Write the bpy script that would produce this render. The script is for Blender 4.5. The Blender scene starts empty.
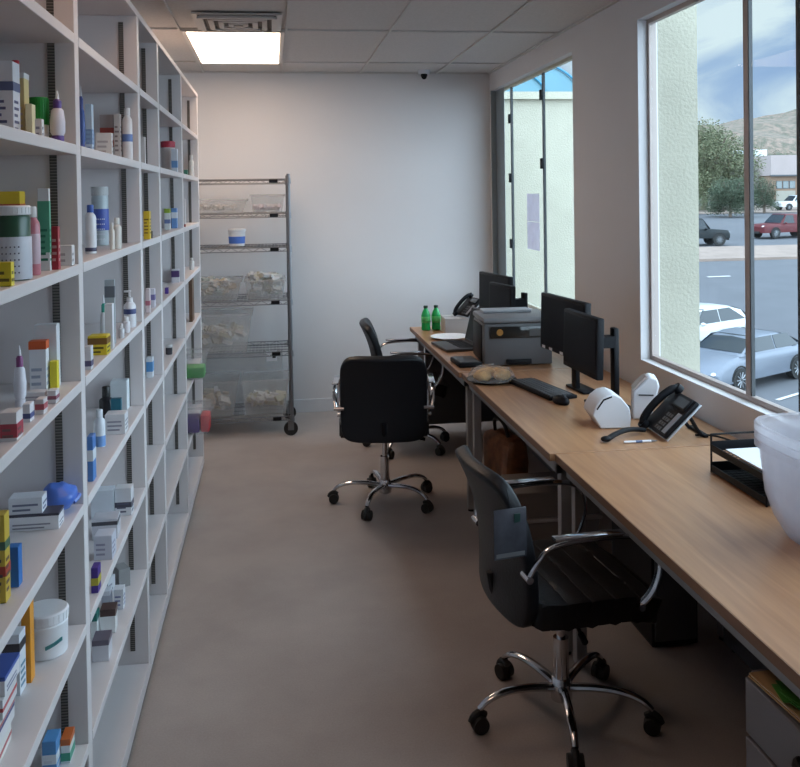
import bpy, bmesh, math, random
from mathutils import Vector, Matrix, noise
random.seed(7)
S = bpy.context.scene
COL = S.collection
PI = math.pi

# ---------------------------------------------------------------- materials
MATS = {}
def mat(name, col, rough=.5, metal=0., vary=.0, vscale=8., bump=0., bscale=40., spec=.5, alpha=1., emit=None, estr=0., trans=0., coat=0.):
    if name in MATS: return MATS[name]
    m = bpy.data.materials.new(name); m.use_nodes = True
    nt = m.node_tree; N = nt.nodes; L = nt.links
    b = N['Principled BSDF']
    b.inputs['Base Color'].default_value = (*col, 1)
    b.inputs['Roughness'].default_value = rough
    b.inputs['Metallic'].default_value = metal
    b.inputs['Specular IOR Level'].default_value = spec
    b.inputs['Alpha'].default_value = alpha
    b.inputs['Coat Weight'].default_value = coat
    if trans: b.inputs['Transmission Weight'].default_value = trans
    if emit:
        b.inputs['Emission Color'].default_value = (*emit, 1); b.inputs['Emission Strength'].default_value = estr
    tc = N.new('ShaderNodeTexCoord')
    if vary or True:
        n = N.new('ShaderNodeTexNoise'); n.inputs['Scale'].default_value = vscale; n.inputs['Detail'].default_value = 4
        L.new(tc.outputs['Object'], n.inputs['Vector'])
        mp = N.new('ShaderNodeMapRange'); v = max(vary, .02)
        mp.inputs['From Min'].default_value = .3; mp.inputs['From Max'].default_value = .7
        mp.inputs['To Min'].default_value = 1 - v; mp.inputs['To Max'].default_value = 1 + v
        L.new(n.outputs['Fac'], mp.inputs['Value'])
        mx = N.new('ShaderNodeVectorMath'); mx.operation = 'SCALE'
        mx.inputs[0].default_value = col
        L.new(mp.outputs['Result'], mx.inputs['Scale']); L.new(mx.outputs['Vector'], b.inputs['Base Color'])
    if bump:
        n2 = N.new('ShaderNodeTexNoise'); n2.inputs['Scale'].default_value = bscale; n2.inputs['Detail'].default_value = 6
        L.new(tc.outputs['Object'], n2.inputs['Vector'])
        bp = N.new('ShaderNodeBump'); bp.inputs['Strength'].default_value = bump; bp.inputs['Distance'].default_value = .01
        L.new(n2.outputs['Fac'], bp.inputs['Height']); L.new(bp.outputs['Normal'], b.inputs['Normal'])
    MATS[name] = m
    return m

def cmat(col, rough=.45):
    return mat('print_%d_%d_%d' % tuple(int(c*255) for c in col[:3]), col, rough, vary=.04, vscale=30)

def glass_mat(name, tint=(1, 1, 1), refl=1.0):
    m = bpy.data.materials.new(name); m.use_nodes = True
    nt = m.node_tree; N = nt.nodes; L = nt.links
    N.remove(N['Principled BSDF']); out = N['Material Output']
    t = N.new('ShaderNodeBsdfTransparent'); t.inputs['Color'].default_value = (*tint, 1)
    g = N.new('ShaderNodeBsdfGlossy'); g.inputs['Roughness'].default_value = .01
    f = N.new('ShaderNodeLayerWeight'); f.inputs['Blend'].default_value = .5
    pw = N.new('ShaderNodeMath'); pw.operation = 'POWER'; pw.inputs[1].default_value = 5.
    L.new(f.outputs['Facing'], pw.inputs[0])
    mm = N.new('ShaderNodeMath'); mm.operation = 'MULTIPLY_ADD'; mm.inputs[1].default_value = .18*refl; mm.inputs[2].default_value = .004*refl
    L.new(pw.outputs[0], mm.inputs[0])
    mx = N.new('ShaderNodeMixShader'); L.new(mm.outputs[0], mx.inputs[0]); L.new(t.outputs[0], mx.inputs[1]); L.new(g.outputs[0], mx.inputs[2])
    L.new(mx.outputs[0], out.inputs['Surface'])
    MATS[name] = m
    return m

def milky_mat(name, col, opac, rough=.35):
    # thin frosted plastic: part see-through, part diffuse
    m = bpy.data.materials.new(name); m.use_nodes = True
    nt = m.node_tree; N = nt.nodes; L = nt.links
    b = N['Principled BSDF']; out = N['Material Output']
    b.inputs['Base Color'].default_value = (*col, 1); b.inputs['Roughness'].default_value = rough
    t = N.new('ShaderNodeBsdfTransparent'); t.inputs['Color'].default_value = (.97, .97, .97, 1)
    tl = N.new('ShaderNodeBsdfTranslucent'); tl.inputs['Color'].default_value = (*col, 1)
    a = N.new('ShaderNodeMixShader'); a.inputs[0].default_value = .4
    L.new(b.outputs[0], a.inputs[1]); L.new(tl.outputs[0], a.inputs[2])
    tc = N.new('ShaderNodeTexCoord'); n = N.new('ShaderNodeTexNoise'); n.inputs['Scale'].default_value = 14
    L.new(tc.outputs['Object'], n.inputs['Vector'])
    mp = N.new('ShaderNodeMapRange'); mp.inputs['To Min'].default_value = opac*.75; mp.inputs['To Max'].default_value = min(1, opac*1.25)
    L.new(n.outputs['Fac'], mp.inputs['Value'])
    mx = N.new('ShaderNodeMixShader'); L.new(mp.outputs[0], mx.inputs[0]); L.new(t.outputs[0], mx.inputs[1]); L.new(a.outputs[0], mx.inputs[2])
    L.new(mx.outputs[0], out.inputs['Surface'])
    MATS[name] = m
    return m

def wood_mat(name, c1, c2, rough=.35):
    m = bpy.data.materials.new(name); m.use_nodes = True
    nt = m.node_tree; N = nt.nodes; L = nt.links; b = N['Principled BSDF']
    tc = N.new('ShaderNodeTexCoord'); mp = N.new('ShaderNodeMapping'); mp.inputs['Scale'].default_value = (38, 2.2, 38)
    L.new(tc.outputs['Object'], mp.inputs['Vector'])
    n = N.new('ShaderNodeTexNoise'); n.inputs['Scale'].default_value = 1.; n.inputs['Detail'].default_value = 6; n.inputs['Distortion'].default_value = .6
    L.new(mp.outputs[0], n.inputs['Vector'])
    r = N.new('ShaderNodeValToRGB'); r.color_ramp.elements[0].position = .3; r.color_ramp.elements[1].position = .72
    r.color_ramp.elements[0].color = (*c1, 1); r.color_ramp.elements[1].color = (*c2, 1)
    L.new(n.outputs['Fac'], r.inputs[0]); L.new(r.outputs[0], b.inputs['Base Color'])
    b.inputs['Roughness'].default_value = rough; b.inputs['Specular IOR Level'].default_value = .6
    MATS[name] = m
    return m

M_wall = mat('painted_wall', (.66, .645, .65), .85, vary=.02, vscale=2, bump=.05, bscale=120)
M_ceil = mat('ceiling_tile', (.60, .57, .55), .95, vary=.05, vscale=60, bump=.25, bscale=220)
M_grid = mat('ceiling_grid', (.57, .55, .53), .7)
M_shelf = mat('white_laminate', (.68, .645, .645), .45, vary=.015, vscale=3)
M_strip = mat('slotted_strip_metal', (.26, .24, .22), .5, .3)
nt = M_strip.node_tree; N = nt.nodes
_tc = N.new('ShaderNodeTexCoord'); _w = N.new('ShaderNodeTexWave'); _w.bands_direction = 'Z'; _w.inputs['Scale'].default_value = 45
nt.links.new(_tc.outputs['Object'], _w.inputs['Vector'])
_r = N.new('ShaderNodeValToRGB'); _r.color_ramp.elements[0].position = .45; _r.color_ramp.elements[0].color = (.06, .055, .05, 1); _r.color_ramp.elements[1].position = .6; _r.color_ramp.elements[1].color = (.20, .185, .17, 1)
nt.links.new(_w.outputs['Fac'], _r.inputs[0]); nt.links.new(_r.outputs[0], N['Principled BSDF'].inputs['Base Color'])
M_black = mat('black_plastic', (.006, .006, .008), .5, spec=.18)
M_screen = mat('dark_screen', (.004, .004, .007), .35, spec=.1)
M_leather = mat('black_leather', (.007, .007, .009), .45, spec=.3, bump=.12, bscale=90)
M_rubber = mat('black_rubber', (.010, .010, .010), .55)
M_chrome = mat('chrome', (.62, .62, .64), .14, 1., vary=.03)
M_rack = mat('dull_chrome_wire', (.20, .205, .22), .4, .7)
M_desk = wood_mat('light_oak_laminate', (.34, .165, .080), (.47, .25, .125), .34)
M_edge = mat('desk_edge_band', (.20, .105, .055), .5, vary=.08)
M_legm = mat('grey_metal_leg', (.32, .31, .31), .45, .3)
M_white = mat('white_plastic', (.66, .66, .69), .4)
M_paper = mat('white_paper', (.75, .75, .78), .8)
M_grey = mat('grey_plastic', (.115, .115, .12), .5)
M_greyd = mat('dark_grey_plastic', (.075, .077, .085), .5)
M_alum = mat('tan_aluminium', (.42, .35, .32), .5, .25)
M_alumd = mat('dark_frame_metal', (.06, .065, .07), .5, .3)
M_steel = mat('blue_grey_steel', (.30, .35, .38), .45, .5)
M_stucco = mat('cream_stucco', (.36, .335, .265), .95, vary=.05, vscale=5, bump=.6, bscale=60)
M_glass = glass_mat('window_glass', (.93, .97, .96))
M_dome = glass_mat('clear_plastic', (.93, .93, .93), 1.6)
M_wrap = milky_mat('crumpled_wrap', (.8, .8, .8), .22, .08)
M_milky = milky_mat('frosted_plastic', (.74, .72, .76), .36)
M_milky2 = milky_mat('cloudy_plastic', (.72, .72, .72), .24)
M_clear = milky_mat('thin_clear_plastic', (.75, .75, .77), .10)

# floor: smooth sealed floor, mottled greige
def floor_mat():
    m = bpy.data.materials.new('mottled_floor'); m.use_nodes = True
    nt = m.node_tree; N = nt.nodes; L = nt.links; b = N['Principled BSDF']
    tc = N.new('ShaderNodeTexCoord')
    n = N.new('ShaderNodeTexNoise'); n.inputs['Scale'].default_value = 2.2; n.inputs['Detail'].default_value = 8; n.inputs['Roughness'].default_value = .6
    n2 = N.new('ShaderNodeTexNoise'); n2.inputs['Scale'].default_value = 160; n2.inputs['Detail'].default_value = 2
    L.new(tc.outputs['Object'], n.inputs['Vector']); L.new(tc.outputs['Object'], n2.inputs['Vector'])
    r = N.new('ShaderNodeValToRGB'); r.color_ramp.elements[0].position = .3; r.color_ramp.elements[1].position = .7
    r.color_ramp.elements[0].color = (.395, .34, .315, 1); r.color_ramp.elements[1].color = (.49, .43, .395, 1)
    L.new(n.outputs['Fac'], r.inputs[0])
    mx = N.new('ShaderNodeMixRGB'); mx.blend_type = 'MULTIPLY'; mx.inputs[0].default_value = .25
    L.new(r.outputs[0], mx.inputs[1]); L.new(n2.outputs['Fac'], mx.inputs[2]); L.new(mx.outputs[0], b.inputs['Base Color'])
    b.inputs['Roughness'].default_value = .55; b.inputs['Specular IOR Level'].default_value = .35
    return m
M_floor = floor_mat()

# ---------------------------------------------------------------- mesh helpers
class MB:
    def __init__(s): s.bm = bmesh.new()
    def box(s, x0, x1, y0, y1, z0, z1, bev=0., rot=None, at=None):
        r = bmesh.ops.create_cube(s.bm, size=1.)
        vs = r['verts']
        c = Vector(((x0+x1)/2, (y0+y1)/2, (z0+z1)/2)); d = (abs(x1-x0), abs(y1-y0), abs(z1-z0))
        for v in vs: v.co = Vector((v.co.x*d[0], v.co.y*d[1], v.co.z*d[2])) + c
        if bev:
            es = list({e for v in vs for e in v.link_edges})
            rr = bmesh.ops.bevel(s.bm, geom=es, offset=min(bev, min(d)*.45), segments=2, affect='EDGES', profile=.5)
            vs = list({v for f in rr['faces'] for v in f.verts} | {v for v in vs if v.is_valid})
        if rot is not None:
            p = Vector(at) if at else c
            for v in vs: v.co = rot @ (v.co - p) + p
        return s
    def cyl(s, a, b, r0, r1=None, n=16, caps=True):
        a = Vector(a); b = Vector(b); r1 = r0 if r1 is None else r1
        d = (b-a); L = d.length
        q = d.to_track_quat('Z', 'Y').to_matrix().to_4x4()
        mtx = Matrix.Translation((a+b)/2) @ q
        bmesh.ops.create_cone(s.bm, cap_ends=caps, segments=n, radius1=max(r0, 1e-5), radius2=max(r1, 1e-5), depth=L, matrix=mtx)
        return s
    def lathe(s, prof, n=20, cx=0, cy=0, z=0, sx=1., sy=1.):
        rings = []
        for r, h in prof:
            rings.append([s.bm.verts.new((cx + sx*max(r, 1e-5)*math.cos(2*PI*i/n), cy + sy*max(r, 1e-5)*math.sin(2*PI*i/n), z+h)) for i in range(n)])
        for a, b in zip(rings, rings[1:]):
            for i in range(n): s.bm.faces.new((a[i], a[(i+1) % n], b[(i+1) % n], b[i]))
        s.bm.faces.new(list(reversed(rings[0]))); s.bm.faces.new(rings[-1])
        return s
    def tube(s, pts, r, n=8, smooth=0, flat=1., close=False):
        P = [Vector(p) for p in pts]
        for _ in range(smooth):
            Q = [P[0]]
            for a, b in zip(P, P[1:]): Q += [a*.75+b*.25, a*.25+b*.75]
            Q.append(P[-1]); P = Q
        R = r if isinstance(r, (list, tuple)) else None
        rings = []; up = None
        for i, p in enumerate(P):
            t = (P[min(i+1, len(P)-1)] - P[max(i-1, 0)]).normalized()
            if up is None:
                up = Vector((0, 0, 1)) if abs(t.z) < .9 else Vector((1, 0, 0))
            sd = t.cross(up).normalized(); up = sd.cross(t).normalized()
            rr = r if R is None else R[0] + (R[1]-R[0])*i/(len(P)-1)
            rings.append([s.bm.verts.new(p + sd*rr*math.cos(2*PI*k/n) + up*rr*flat*math.sin(2*PI*k/n)) for k in range(n)])
        for a, b in zip(rings, rings[1:]):
            for k in range(n): s.bm.faces.new((a[k], a[(k+1) % n], b[(k+1) % n], b[k]))
        s.bm.faces.new(rings[0]); s.bm.faces.new(rings[-1])
        return s
    def sphere(s, c, r, sx=1, sy=1, sz=1, u=14, v=10):
        bmesh.ops.create_uvsphere(s.bm, u_segments=u, v_segments=v, radius=r, matrix=Matrix.Translation(c) @ Matrix.Diagonal((sx, sy, sz, 1)))
        return s
    def prism(s, poly, axis, a, b):
        # poly: 2-D outline; axis: extrusion axis 'x','y','z' from a to b
        def P(u, v, w): return {'x': (w, u, v), 'y': (u, w, v), 'z': (u, v, w)}[axis]
        A = [s.bm.verts.new(P(u, v, a)) for u, v in poly]; B = [s.bm.verts.new(P(u, v, b)) for u, v in poly]
        s.bm.faces.new(A); s.bm.faces.new(list(reversed(B)))
        n = len(A)
        for i in range(n): s.bm.faces.new((A[i], B[i], B[(i+1) % n], A[(i+1) % n]))
        return s
    def build(s, name, m, parent=None, smooth=True, bevel=0., loc=None, rz=0.):
        bmesh.ops.recalc_face_normals(s.bm, faces=s.bm.faces)
        me = bpy.data.meshes.new(name); s.bm.to_mesh(me); s.bm.free()
        me.materials.append(m)
        o = bpy.data.objects.new(name, me); COL.objects.link(o)
        if smooth:
            me.polygons.foreach_set('use_smooth', [True]*len(me.polygons))
            try: me.set_sharp_from_angle(angle=math.radians(35))
            except Exception: pass
        if bevel:
            bv = o.modifiers.new('bevel', 'BEVEL'); bv.width = bevel; bv.segments = 2; bv.limit_method = 'ANGLE'
        if parent: o.parent = parent
        if loc: o.location = loc
        if rz: o.rotation_euler.z = rz
        return o

def tag(o, label, cat, group=None):
    o['label'] = label; o['category'] = cat
    if group: o['group'] = group
    return o
def thing(name, label, cat, loc=(0, 0, 0), rz=0., group=None):
    o = bpy.data.objects.new(name, None); COL.objects.link(o); o.location = loc; o.rotation_euler.z = rz
    o.empty_display_size = .05
    return tag(o, label, cat, group)
def struct(o):
    o['kind'] = 'structure'; return o
def copy_tree(o, parent=None):
    c = o.copy(); COL.objects.link(c)
    if parent: c.parent = parent
    for ch in list(o.children): copy_tree(ch, c)
    return c
def kids(o): return list(o.children)

# ---------------------------------------------------------------- room shell
XL, XR, YB, YN, ZC = -.88, 1.76, 7.12, -.9, 2.667
XO = 1.86
TOPW, SILL = 2.53, .887
struct(MB().box(XL-.1, XO, YN-.1, YB+.1, -.12, 0).build('floor', M_floor, smooth=False))
c = struct(MB().box(XL-.1, XO, YN-.1, YB+.1, ZC+.012, ZC+.14).build('ceiling', M_ceil, smooth=False))
g = MB()
for gx in (-.51, .10, .71, 1.32): g.box(gx-.006, gx+.006, YN, YB, ZC, ZC+.011)
for gy in (-.82+.04, .40, 1.62, 2.84, 4.06, 5.30, 6.57): g.box(XL, XR, gy-.006, gy+.006, ZC+.0012, ZC+.0115)
g.box(XL, XR, YB-.02, YB, ZC-.0, ZC+.011); g.box(XR-.02, XR, YN, YB, ZC, ZC+.011)
struct(g.build('trim_1', M_grid, smooth=False))
struct(MB().box(XL-.1, XL, YN-.1, YB+.1, 0, ZC+.012).build('wall_left', M_wall, smooth=False))
struct(MB().box(XL-.1, XO, YB, YB+.1, 0, ZC+.012).build('wall_back', M_wall, smooth=False))
struct(MB().box(XL-.1, XO, YN-.1, YN, 0, ZC+.012).build('wall_near', M_wall, smooth=False))
W1 = (.9, 4.147); W2 = (5.10, 7.09)
w = MB()
w.box(XR, XO, YN, YB, 0, SILL); w.box(XR, XO, YN, YB, TOPW, ZC+.012)
w.box(XR, XO, YN, W1[0], SILL, TOPW); w.box(XR, XO, W1[1], W2[0], SILL, TOPW); w.box(XR, XO, W2[1], YB, SILL, TOPW)
struct(w.build('wall_right', M_wall, smooth=False))
b = MB().box(XL, XR, YB-.014, YB, 0, .105, bev=.004)
struct(b.build('baseboard_back', mat('baseboard_white', (.66, .66, .68), .45), smooth=False))
b = MB().box(XR-.014, XR, YN, YB-.014, 0, .105, bev=.004)
struct(b.build('baseboard_right', MATS['baseboard_white'], smooth=False))
# header ledge over the far window and the steel jamb at its far end
struct(MB().box(XR-.0005, 1.80, 7.078, 7.0895, SILL, TOPW).build('trim_2', M_steel, smooth=False))

# window 1 : tan aluminium storefront frame with glass
def window(name, y0, y1, xg, muls, fm, mm, mw, dark):
    f = MB(); fw = .022
    f.box(xg-.008, xg+.02, y0, y0+fw, SILL, TOPW); f.box(xg-.008, xg+.03, y1-fw, y1, SILL, TOPW)
    f.box(xg-.008, xg+.02, y0+fw, y1-fw, SILL, SILL+fw); f.box(xg-.008, xg+.02, y0+fw, y1-fw, TOPW-fw, TOPW)
    o = struct(f.build(name, fm, smooth=False, bevel=.0015))
    for y, ww, m in muls:
        MB().box(xg-.007, xg+.007, y-ww/2, y+ww/2, SILL+fw, TOPW-fw).build('mullion', m, o, smooth=False, bevel=.0015)
        MB().box(xg-.005, xg+.010, y-ww/2-.006, y-ww/2, SILL+fw, TOPW-fw).build('mullion_gasket', M_alumd, o, smooth=False)
    ys = [y0+fw] + sorted(y for y, _, _ in muls) + [y1-fw]
    for a, b_ in zip(ys, ys[1:]):
        MB().box(xg, xg+.006, a+.004, b_-.004, SILL+fw-.002, TOPW-fw+.002).build('glass_pane', M_glass, o, smooth=False)
    return o
w1 = window('window_1', W1[0], W1[1], 1.815, [(3.24, .035, M_alum), (2.895, .02, M_alumd), (1.9, .035, M_alum)], M_alum, M_alum, .045, False)
w2 = window('window_2', W2[0], W2[1], 1.815, [(6.665, .016, M_steel), (5.855, .016, M_steel)], mat('cream_frame', (.50, .49, .40), .5), M_steel, .03, True)
MB().box(1.80, 1.802, 6.82, W2[1]-.001, SILL, TOPW).build('steel_cover', M_steel, w2, smooth=False)
for yy, zs in ((6.665, (2.27, 1.82, 1.32)), (5.855, (2.36, 1.90))):
    for z in zs: MB().box(1.792, 1.8025, yy-.022, yy+.018, z-.035, z+.035, bev=.003).build('window_clip', M_black, w2)

# exterior pieces belonging to the building
struct(MB().box(XO+.0005, 2.09, 4.20, 5.06, -5.2, 3.6).build('wall_pilaster', M_stucco, smooth=False))
struct(MB().box(XO, 4.3, 9.5, 9.8, -5.2, 2.72).box(XO, 4.34, 9.44, 9.84, 2.72, 2.80).build('wall_outer', M_stucco, smooth=False))
struct(MB().box(XO-.1, XO+.03, 7.225, 9.5, -5.2, 2.8).build('wall_link', M_stucco, smooth=False))
# blue barrel canopy behind the parapet
M_blue = mat('blue_canopy_metal', (.09, .20, .25), .4, .2, vary=.05, vscale=3)
cn = MB(); N_ = 28
ccx, ca, cb, cz = 2.78, .60, .36, 2.78
for y0, y1 in ((9.62, 12.0),):
    pts = [(ccx+ca*math.cos(PI*i/N_), cz+cb*math.sin(PI*i/N_)) for i in range(N_+1)]
    cn.prism(pts, 'y', y0, y1)
can = cn.build('barrel_canopy', M_blue)
tag(can, 'blue barrel shaped metal canopy above the cream wall outside the far window', 'canopy')
M_blued = mat('blue_canopy_rib', (.03, .17, .28), .4, .3)
for y in (9.60, 10.4, 11.2):
    MB().tube([(ccx+(ca+.012)*math.cos(PI*i/N_), y, cz+(cb+.012)*math.sin(PI*i/N_)) for i in range(N_+1)], .014, 6).build('canopy_rib', M_blued, can)
MB().tube([(ccx-.2+.42*math.cos(PI*i/N_), 9.60, cz+.27*math.sin(PI*i/N_)) for i in range(N_+1)], .012, 6).build('canopy_rib', M_blued, can)
# sheets taped to the far window
for k, (z, lb) in enumerate(((1.60, 'upper of two lilac paper sheets taped to the far window'), (1.40, 'lower of two lilac paper sheets taped to the far window'))):
    p = MB().box(1.8225, 1.824, 6.00, 6.30, z-.098, z+.098).build('paper_sheet', MATS.get('lilac_paper') or milky_mat('lilac_paper', (.72, .66, .74), .85), smooth=False)
    tag(p, lb, 'paper')

# ceiling light and air vent
t = thing('ceiling_light', 'bright rectangular ceiling light panel near the back wall', 'ceiling light', (-.205, 5.945, ZC))
MB().box(-.296, .296, -.625, .625, -.004, .0015, 0).build('frame', mat('light_frame', (.6, .58, .56), .5), t, smooth=False)
MB().box(-.268, .268, -.60, .60, -.0075, -.0042).build('diffuser', mat('lit_diffuser', (.9, .9, .9), .5, emit=(1., .75, .56), estr=8.5), t, smooth=False)
t = thing('ceiling_vent', 'square metal air vent in the ceiling beside the light panel', 'vent', (-.165, 5.035, ZC))
MB().box(-.235, .235, -.235, .235, -.006, .0015).build('frame', mat('vent_metal', (.50, .47, .45), .45, .3), t, smooth=False)
MB().box(-.205, .205, -.205, .205, -.0085, -.0065).build('dark_throat', mat('vent_dark', (.16, .145, .135), .8), t, smooth=False)
for k in range(4):
    q = .195 - k*.052
    v = MB()
    for sx, sy in ((1, 0), (-1, 0), (0, 1), (0, -1)):
        if sx: v.box(sx*q-.014, sx*q+.014, -q, q, -.022, -.0085)
        else: v.box(-q, q, sy*q-.014, sy*q+.014, -.022, -.0085)
    v.build('louver', MATS['vent_metal'], t, smooth=False)
# the next panel of the same kind in the same grid, further toward the near end of the room
t = thing('ceiling_light', 'rectangular ceiling light panel over the near half of the aisle', 'ceiling light', (-.205, 2.25, ZC))
MB().box(-.296, .296, -.6, .6, -.004, .0015, 0).build('frame', MATS['light_frame'], t, smooth=False)
MB().box(-.268, .268, -.58, .58, -.0075, -.0042).build('diffuser', mat('lit_diffuser_dim', (.9, .9, .9), .5, emit=(1., .66, .46), estr=3.0), t, smooth=False)
t = thing('security_camera', 'tiny dark dome camera on the ceiling by the back wall', 'camera', (1.2, 6.98, ZC))
MB().cyl((0, 0, -.018), (0, 0, .012), .045, .05, 20).build('base', M_white, t)
MB().cyl((0, 0, -.03), (-.005, -.03, -.045), .022, .02, 16).build('body', M_black, t)
MB().sphere((0, 0, -.028), .026).build('ball', M_black, t)

# ---------------------------------------------------------------- shelving
XS, XSB = -.45, -.86
UPR = [(1.235, 1.28), (2.20, 2.245), (3.21, 3.255), (3.76, 3.805), (4.72, 4.765), (5.74, 5.785)]
LEV = [2.09, 1.83, 1.55, 1.275, .985, .70, .415]
root = thing('shelving_unit', 'tall white built-in shelving filling the left side of the room', 'shelving', (0, 0, 0))
for a, b_ in [(.22, .265)] + UPR:
    u = MB().box(XSB+.012, XS-.0015, a, b_, .055, 2.333).build('upright', M_shelf, root, smooth=False, bevel=.0015)
    if a > 1.0 or True:
        if a > .5:
            MB().box(XS-.062, XS-.046, a-.004, a-.0005, .13, 2.31).build('slotted_strip', M_strip, u, smooth=False)
MB().box(XSB, XSB+.012, .22, 5.785, 0, 2.333).build('back_panel', M_shelf, root, smooth=False)
MB().box(XSB, XS, .22, 5.785, 2.333, 2.355).build('top_board', M_shelf, root, smooth=False, bevel=.0015)
BAYS = [(.265, 1.235), (1.28, 2.20), (2.245, 3.21), (3.255, 3.76), (3.805, 4.72), (4.765, 5.74)]
for a, b_ in BAYS:
    for z in LEV:
        MB().box(XSB+.012, XS, a+.0005, b_-.0065, z-.024, z).build('shelf', M_shelf, root, smooth=False, bevel=.0015)
    MB().box(XSB+.012, XS, a+.0005, b_-.0065, .055, .085).build('shelf', M_shelf, root, smooth=False, bevel=.0015)
MB().box(XS-.03, XS-.0, .22, 5.785, .034, .0545).build('base_rail', M_shelf, root, smooth=False)
MB().box(XS-.03, XS-.014, .22, 5.785, 0, .0335).build('toe_kick', mat('toe_kick_dark', (.03, .027, .027), .8), root, smooth=False)

# ---------------------------------------------------------------- shelf goods
def txt_block(o_parent, w, d, h, col, face='y', zf=(.25, .75)):
    m = MB(); n = max(2, min(6, int(h*(zf[1]-zf[0])/.012)))
    for k in range(n):
        z = h*(zf[0] + (zf[1]-zf[0])*k/n)
        t_ = h*(zf[1]-zf[0])/n*.42
        f0 = .12; f1 = .55+.33*random.random()
        m.box(-w/2+w*f0, -w/2+w*f1, -d/2-.0009, -d/2-.0004, z, z+t_)
        m.box(w/2+.0004, w/2+.0009, -d/2+d*f0, -d/2+d*f1, z, z+t_)
    return m.build('printed_text', cmat(col), o_parent, smooth=False)

def g_box(name, cat, label, x, y, z, w, d, h, st):
    o = thing(name, label, cat, (x, y, z), st.get('rz', (random.random()-.5)*.08 if w > .03 else 0.))
    b_ = MB().box(-w/2, w/2, -d/2, d/2, 0, h, bev=.0008).build('box_body', cmat(st['c']), o, smooth=False)
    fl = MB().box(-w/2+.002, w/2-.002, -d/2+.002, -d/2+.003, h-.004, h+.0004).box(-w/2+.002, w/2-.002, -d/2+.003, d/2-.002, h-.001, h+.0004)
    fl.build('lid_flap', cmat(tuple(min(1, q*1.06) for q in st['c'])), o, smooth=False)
    for (a, b2, c_) in st.get('bands', []):
        MB().box(-w/2-.0005, w/2+.0005, -d/2-.0005, d/2+.0005, h*a+.0003, h*b2-.0003 if b2 < 1 else h+.0006).build('printed_band', cmat(c_), o, smooth=False)
    if 'txt' in st: txt_block(o, w, d, h, st['txt'], zf=(.12, .55) if 'bands' in st else (.2, .8))
    return o
def g_round(kind, name, cat, label, x, y, z, w, d, h, st):
    o = thing(name, label, cat, (x, y, z))
    r = w/2; m = cmat(st['c'], .3)
    cf = st.get('capf', .2)
    if kind == 'bottle':
        nk = st.get('neck', .8); hb = h*(1-cf)
        nk = max(nk, .84) if name != 'pump_bottle' else .8
        MB().lathe([(r*.92, 0), (r, .003), (r, hb*nk), (r*.9, hb*(nk*.6+.4)), (r*.5, hb*.985), (r*.5, hb)], 20).build('bottle_body', m, o)
        if name == 'pump_bottle':
            MB().lathe([(r*.5, hb), (r*.5, hb+h*cf*.35), (r*.15, hb+h*cf*.4), (r*.15, hb+h*cf*.8)], 14).build('cap', cmat(st['cap']), o)
            MB().box(-r*.9, r*.25, -r*.2, r*.2, h*.95, h, bev=.002).build('pump_head', cmat(st['cap']), o)
        else:
            MB().lathe([(r*.58, hb-.001), (r*.60, hb), (r*.58, h-.002), (r*.52, h)], 18).build('cap', cmat(st['cap']), o)
    else:
        hb = h*(1-cf)
        MB().lathe([(r*.88, 0), (r*.93, .003), (r*.97, hb*.95), (r*.9, hb)], 26).build('jar_body', m, o)
        k = MB().lathe([(r*.95, hb), (r, hb+.002), (r, h-.003), (r*.93, h)], 26)
        for i in range(26):
            a = 2*PI*i/26
            k.box(r*math.cos(a)*1.0-.0006, r*math.cos(a)*1.0+.0006, r*math.sin(a)*1.0-.0006, r*math.sin(a)*1.0+.0006, hb+.003, h-.004)
        k.build('lid', cmat(st['cap']), o)
    if 'lab' in st:
        a, b2, c_ = st['lab']
        MB().lathe([(r*1.005, h*a+.002), (r*1.012, h*a+.0025), (r*1.012, h*b2), (r*1.005, h*b2+.0005)], 26).build('printed_label', cmat(c_), o)
    if 'txt' in st:
        m_ = MB()
        for k in range(5):
            z0 = h*(.1+.085*k)
            for q in range(6):
                a = -PI*.62 + q*.2
                m_.box(r*1.02*math.cos(a)-.0012, r*1.02*math.cos(a)+.0012, r*1.02*math.sin(a)-.0012, r*1.02*math.sin(a)+.0012, z0, z0+h*.02)
        m_.build('printed_text', cmat(st['txt']), o, smooth=False)
    if 'mark' in st:
        m_ = MB()
        for q in range(14):
            a = -PI*.42 + q*.055; zz = h*.26 + q*.0008
            m_.box(r*.98*math.cos(a)-.002, r*.98*math.cos(a)+.002, r*.98*math.sin(a)-.002, r*.98*math.sin(a)+.002, zz, zz+h*.07)
        m_.build('printed_mark', cmat(st['mark']), o, smooth=False)
    return o
def g_tube(name, cat, label, x, y, z, w, d, h, st):
    o = thing(name, label, cat, (x, y, z)); r = w/2
    MB().lathe([(r*.75, 0), (r*.8, .002), (r*.8, h*.13), (r*.7, h*.14)], 18).build('base_cap', cmat(st['cap']), o)
    MB().lathe([(r*.7, h*.135), (r*.95, h*.2), (r, h*.4), (r*.8, h*.62), (r*.55, h*.66)], 18).build('tube_body', cmat(st['c']), o)
    MB().lathe([(r*.55, h*.655), (r*.55, h*.8), (r*.3, h*.84)], 16).build('collar', cmat(st['tip'] if sum(st['tip']) < 1.2 else st['cap']), o)
    MB().lathe([(r*.3, h*.835), (r*.2, h*.93), (r*.1, h)], 12).build('nozzle', cmat((.75, .75, .78) if sum(st['tip']) < 1.2 else st['tip']), o)
    return o
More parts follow.
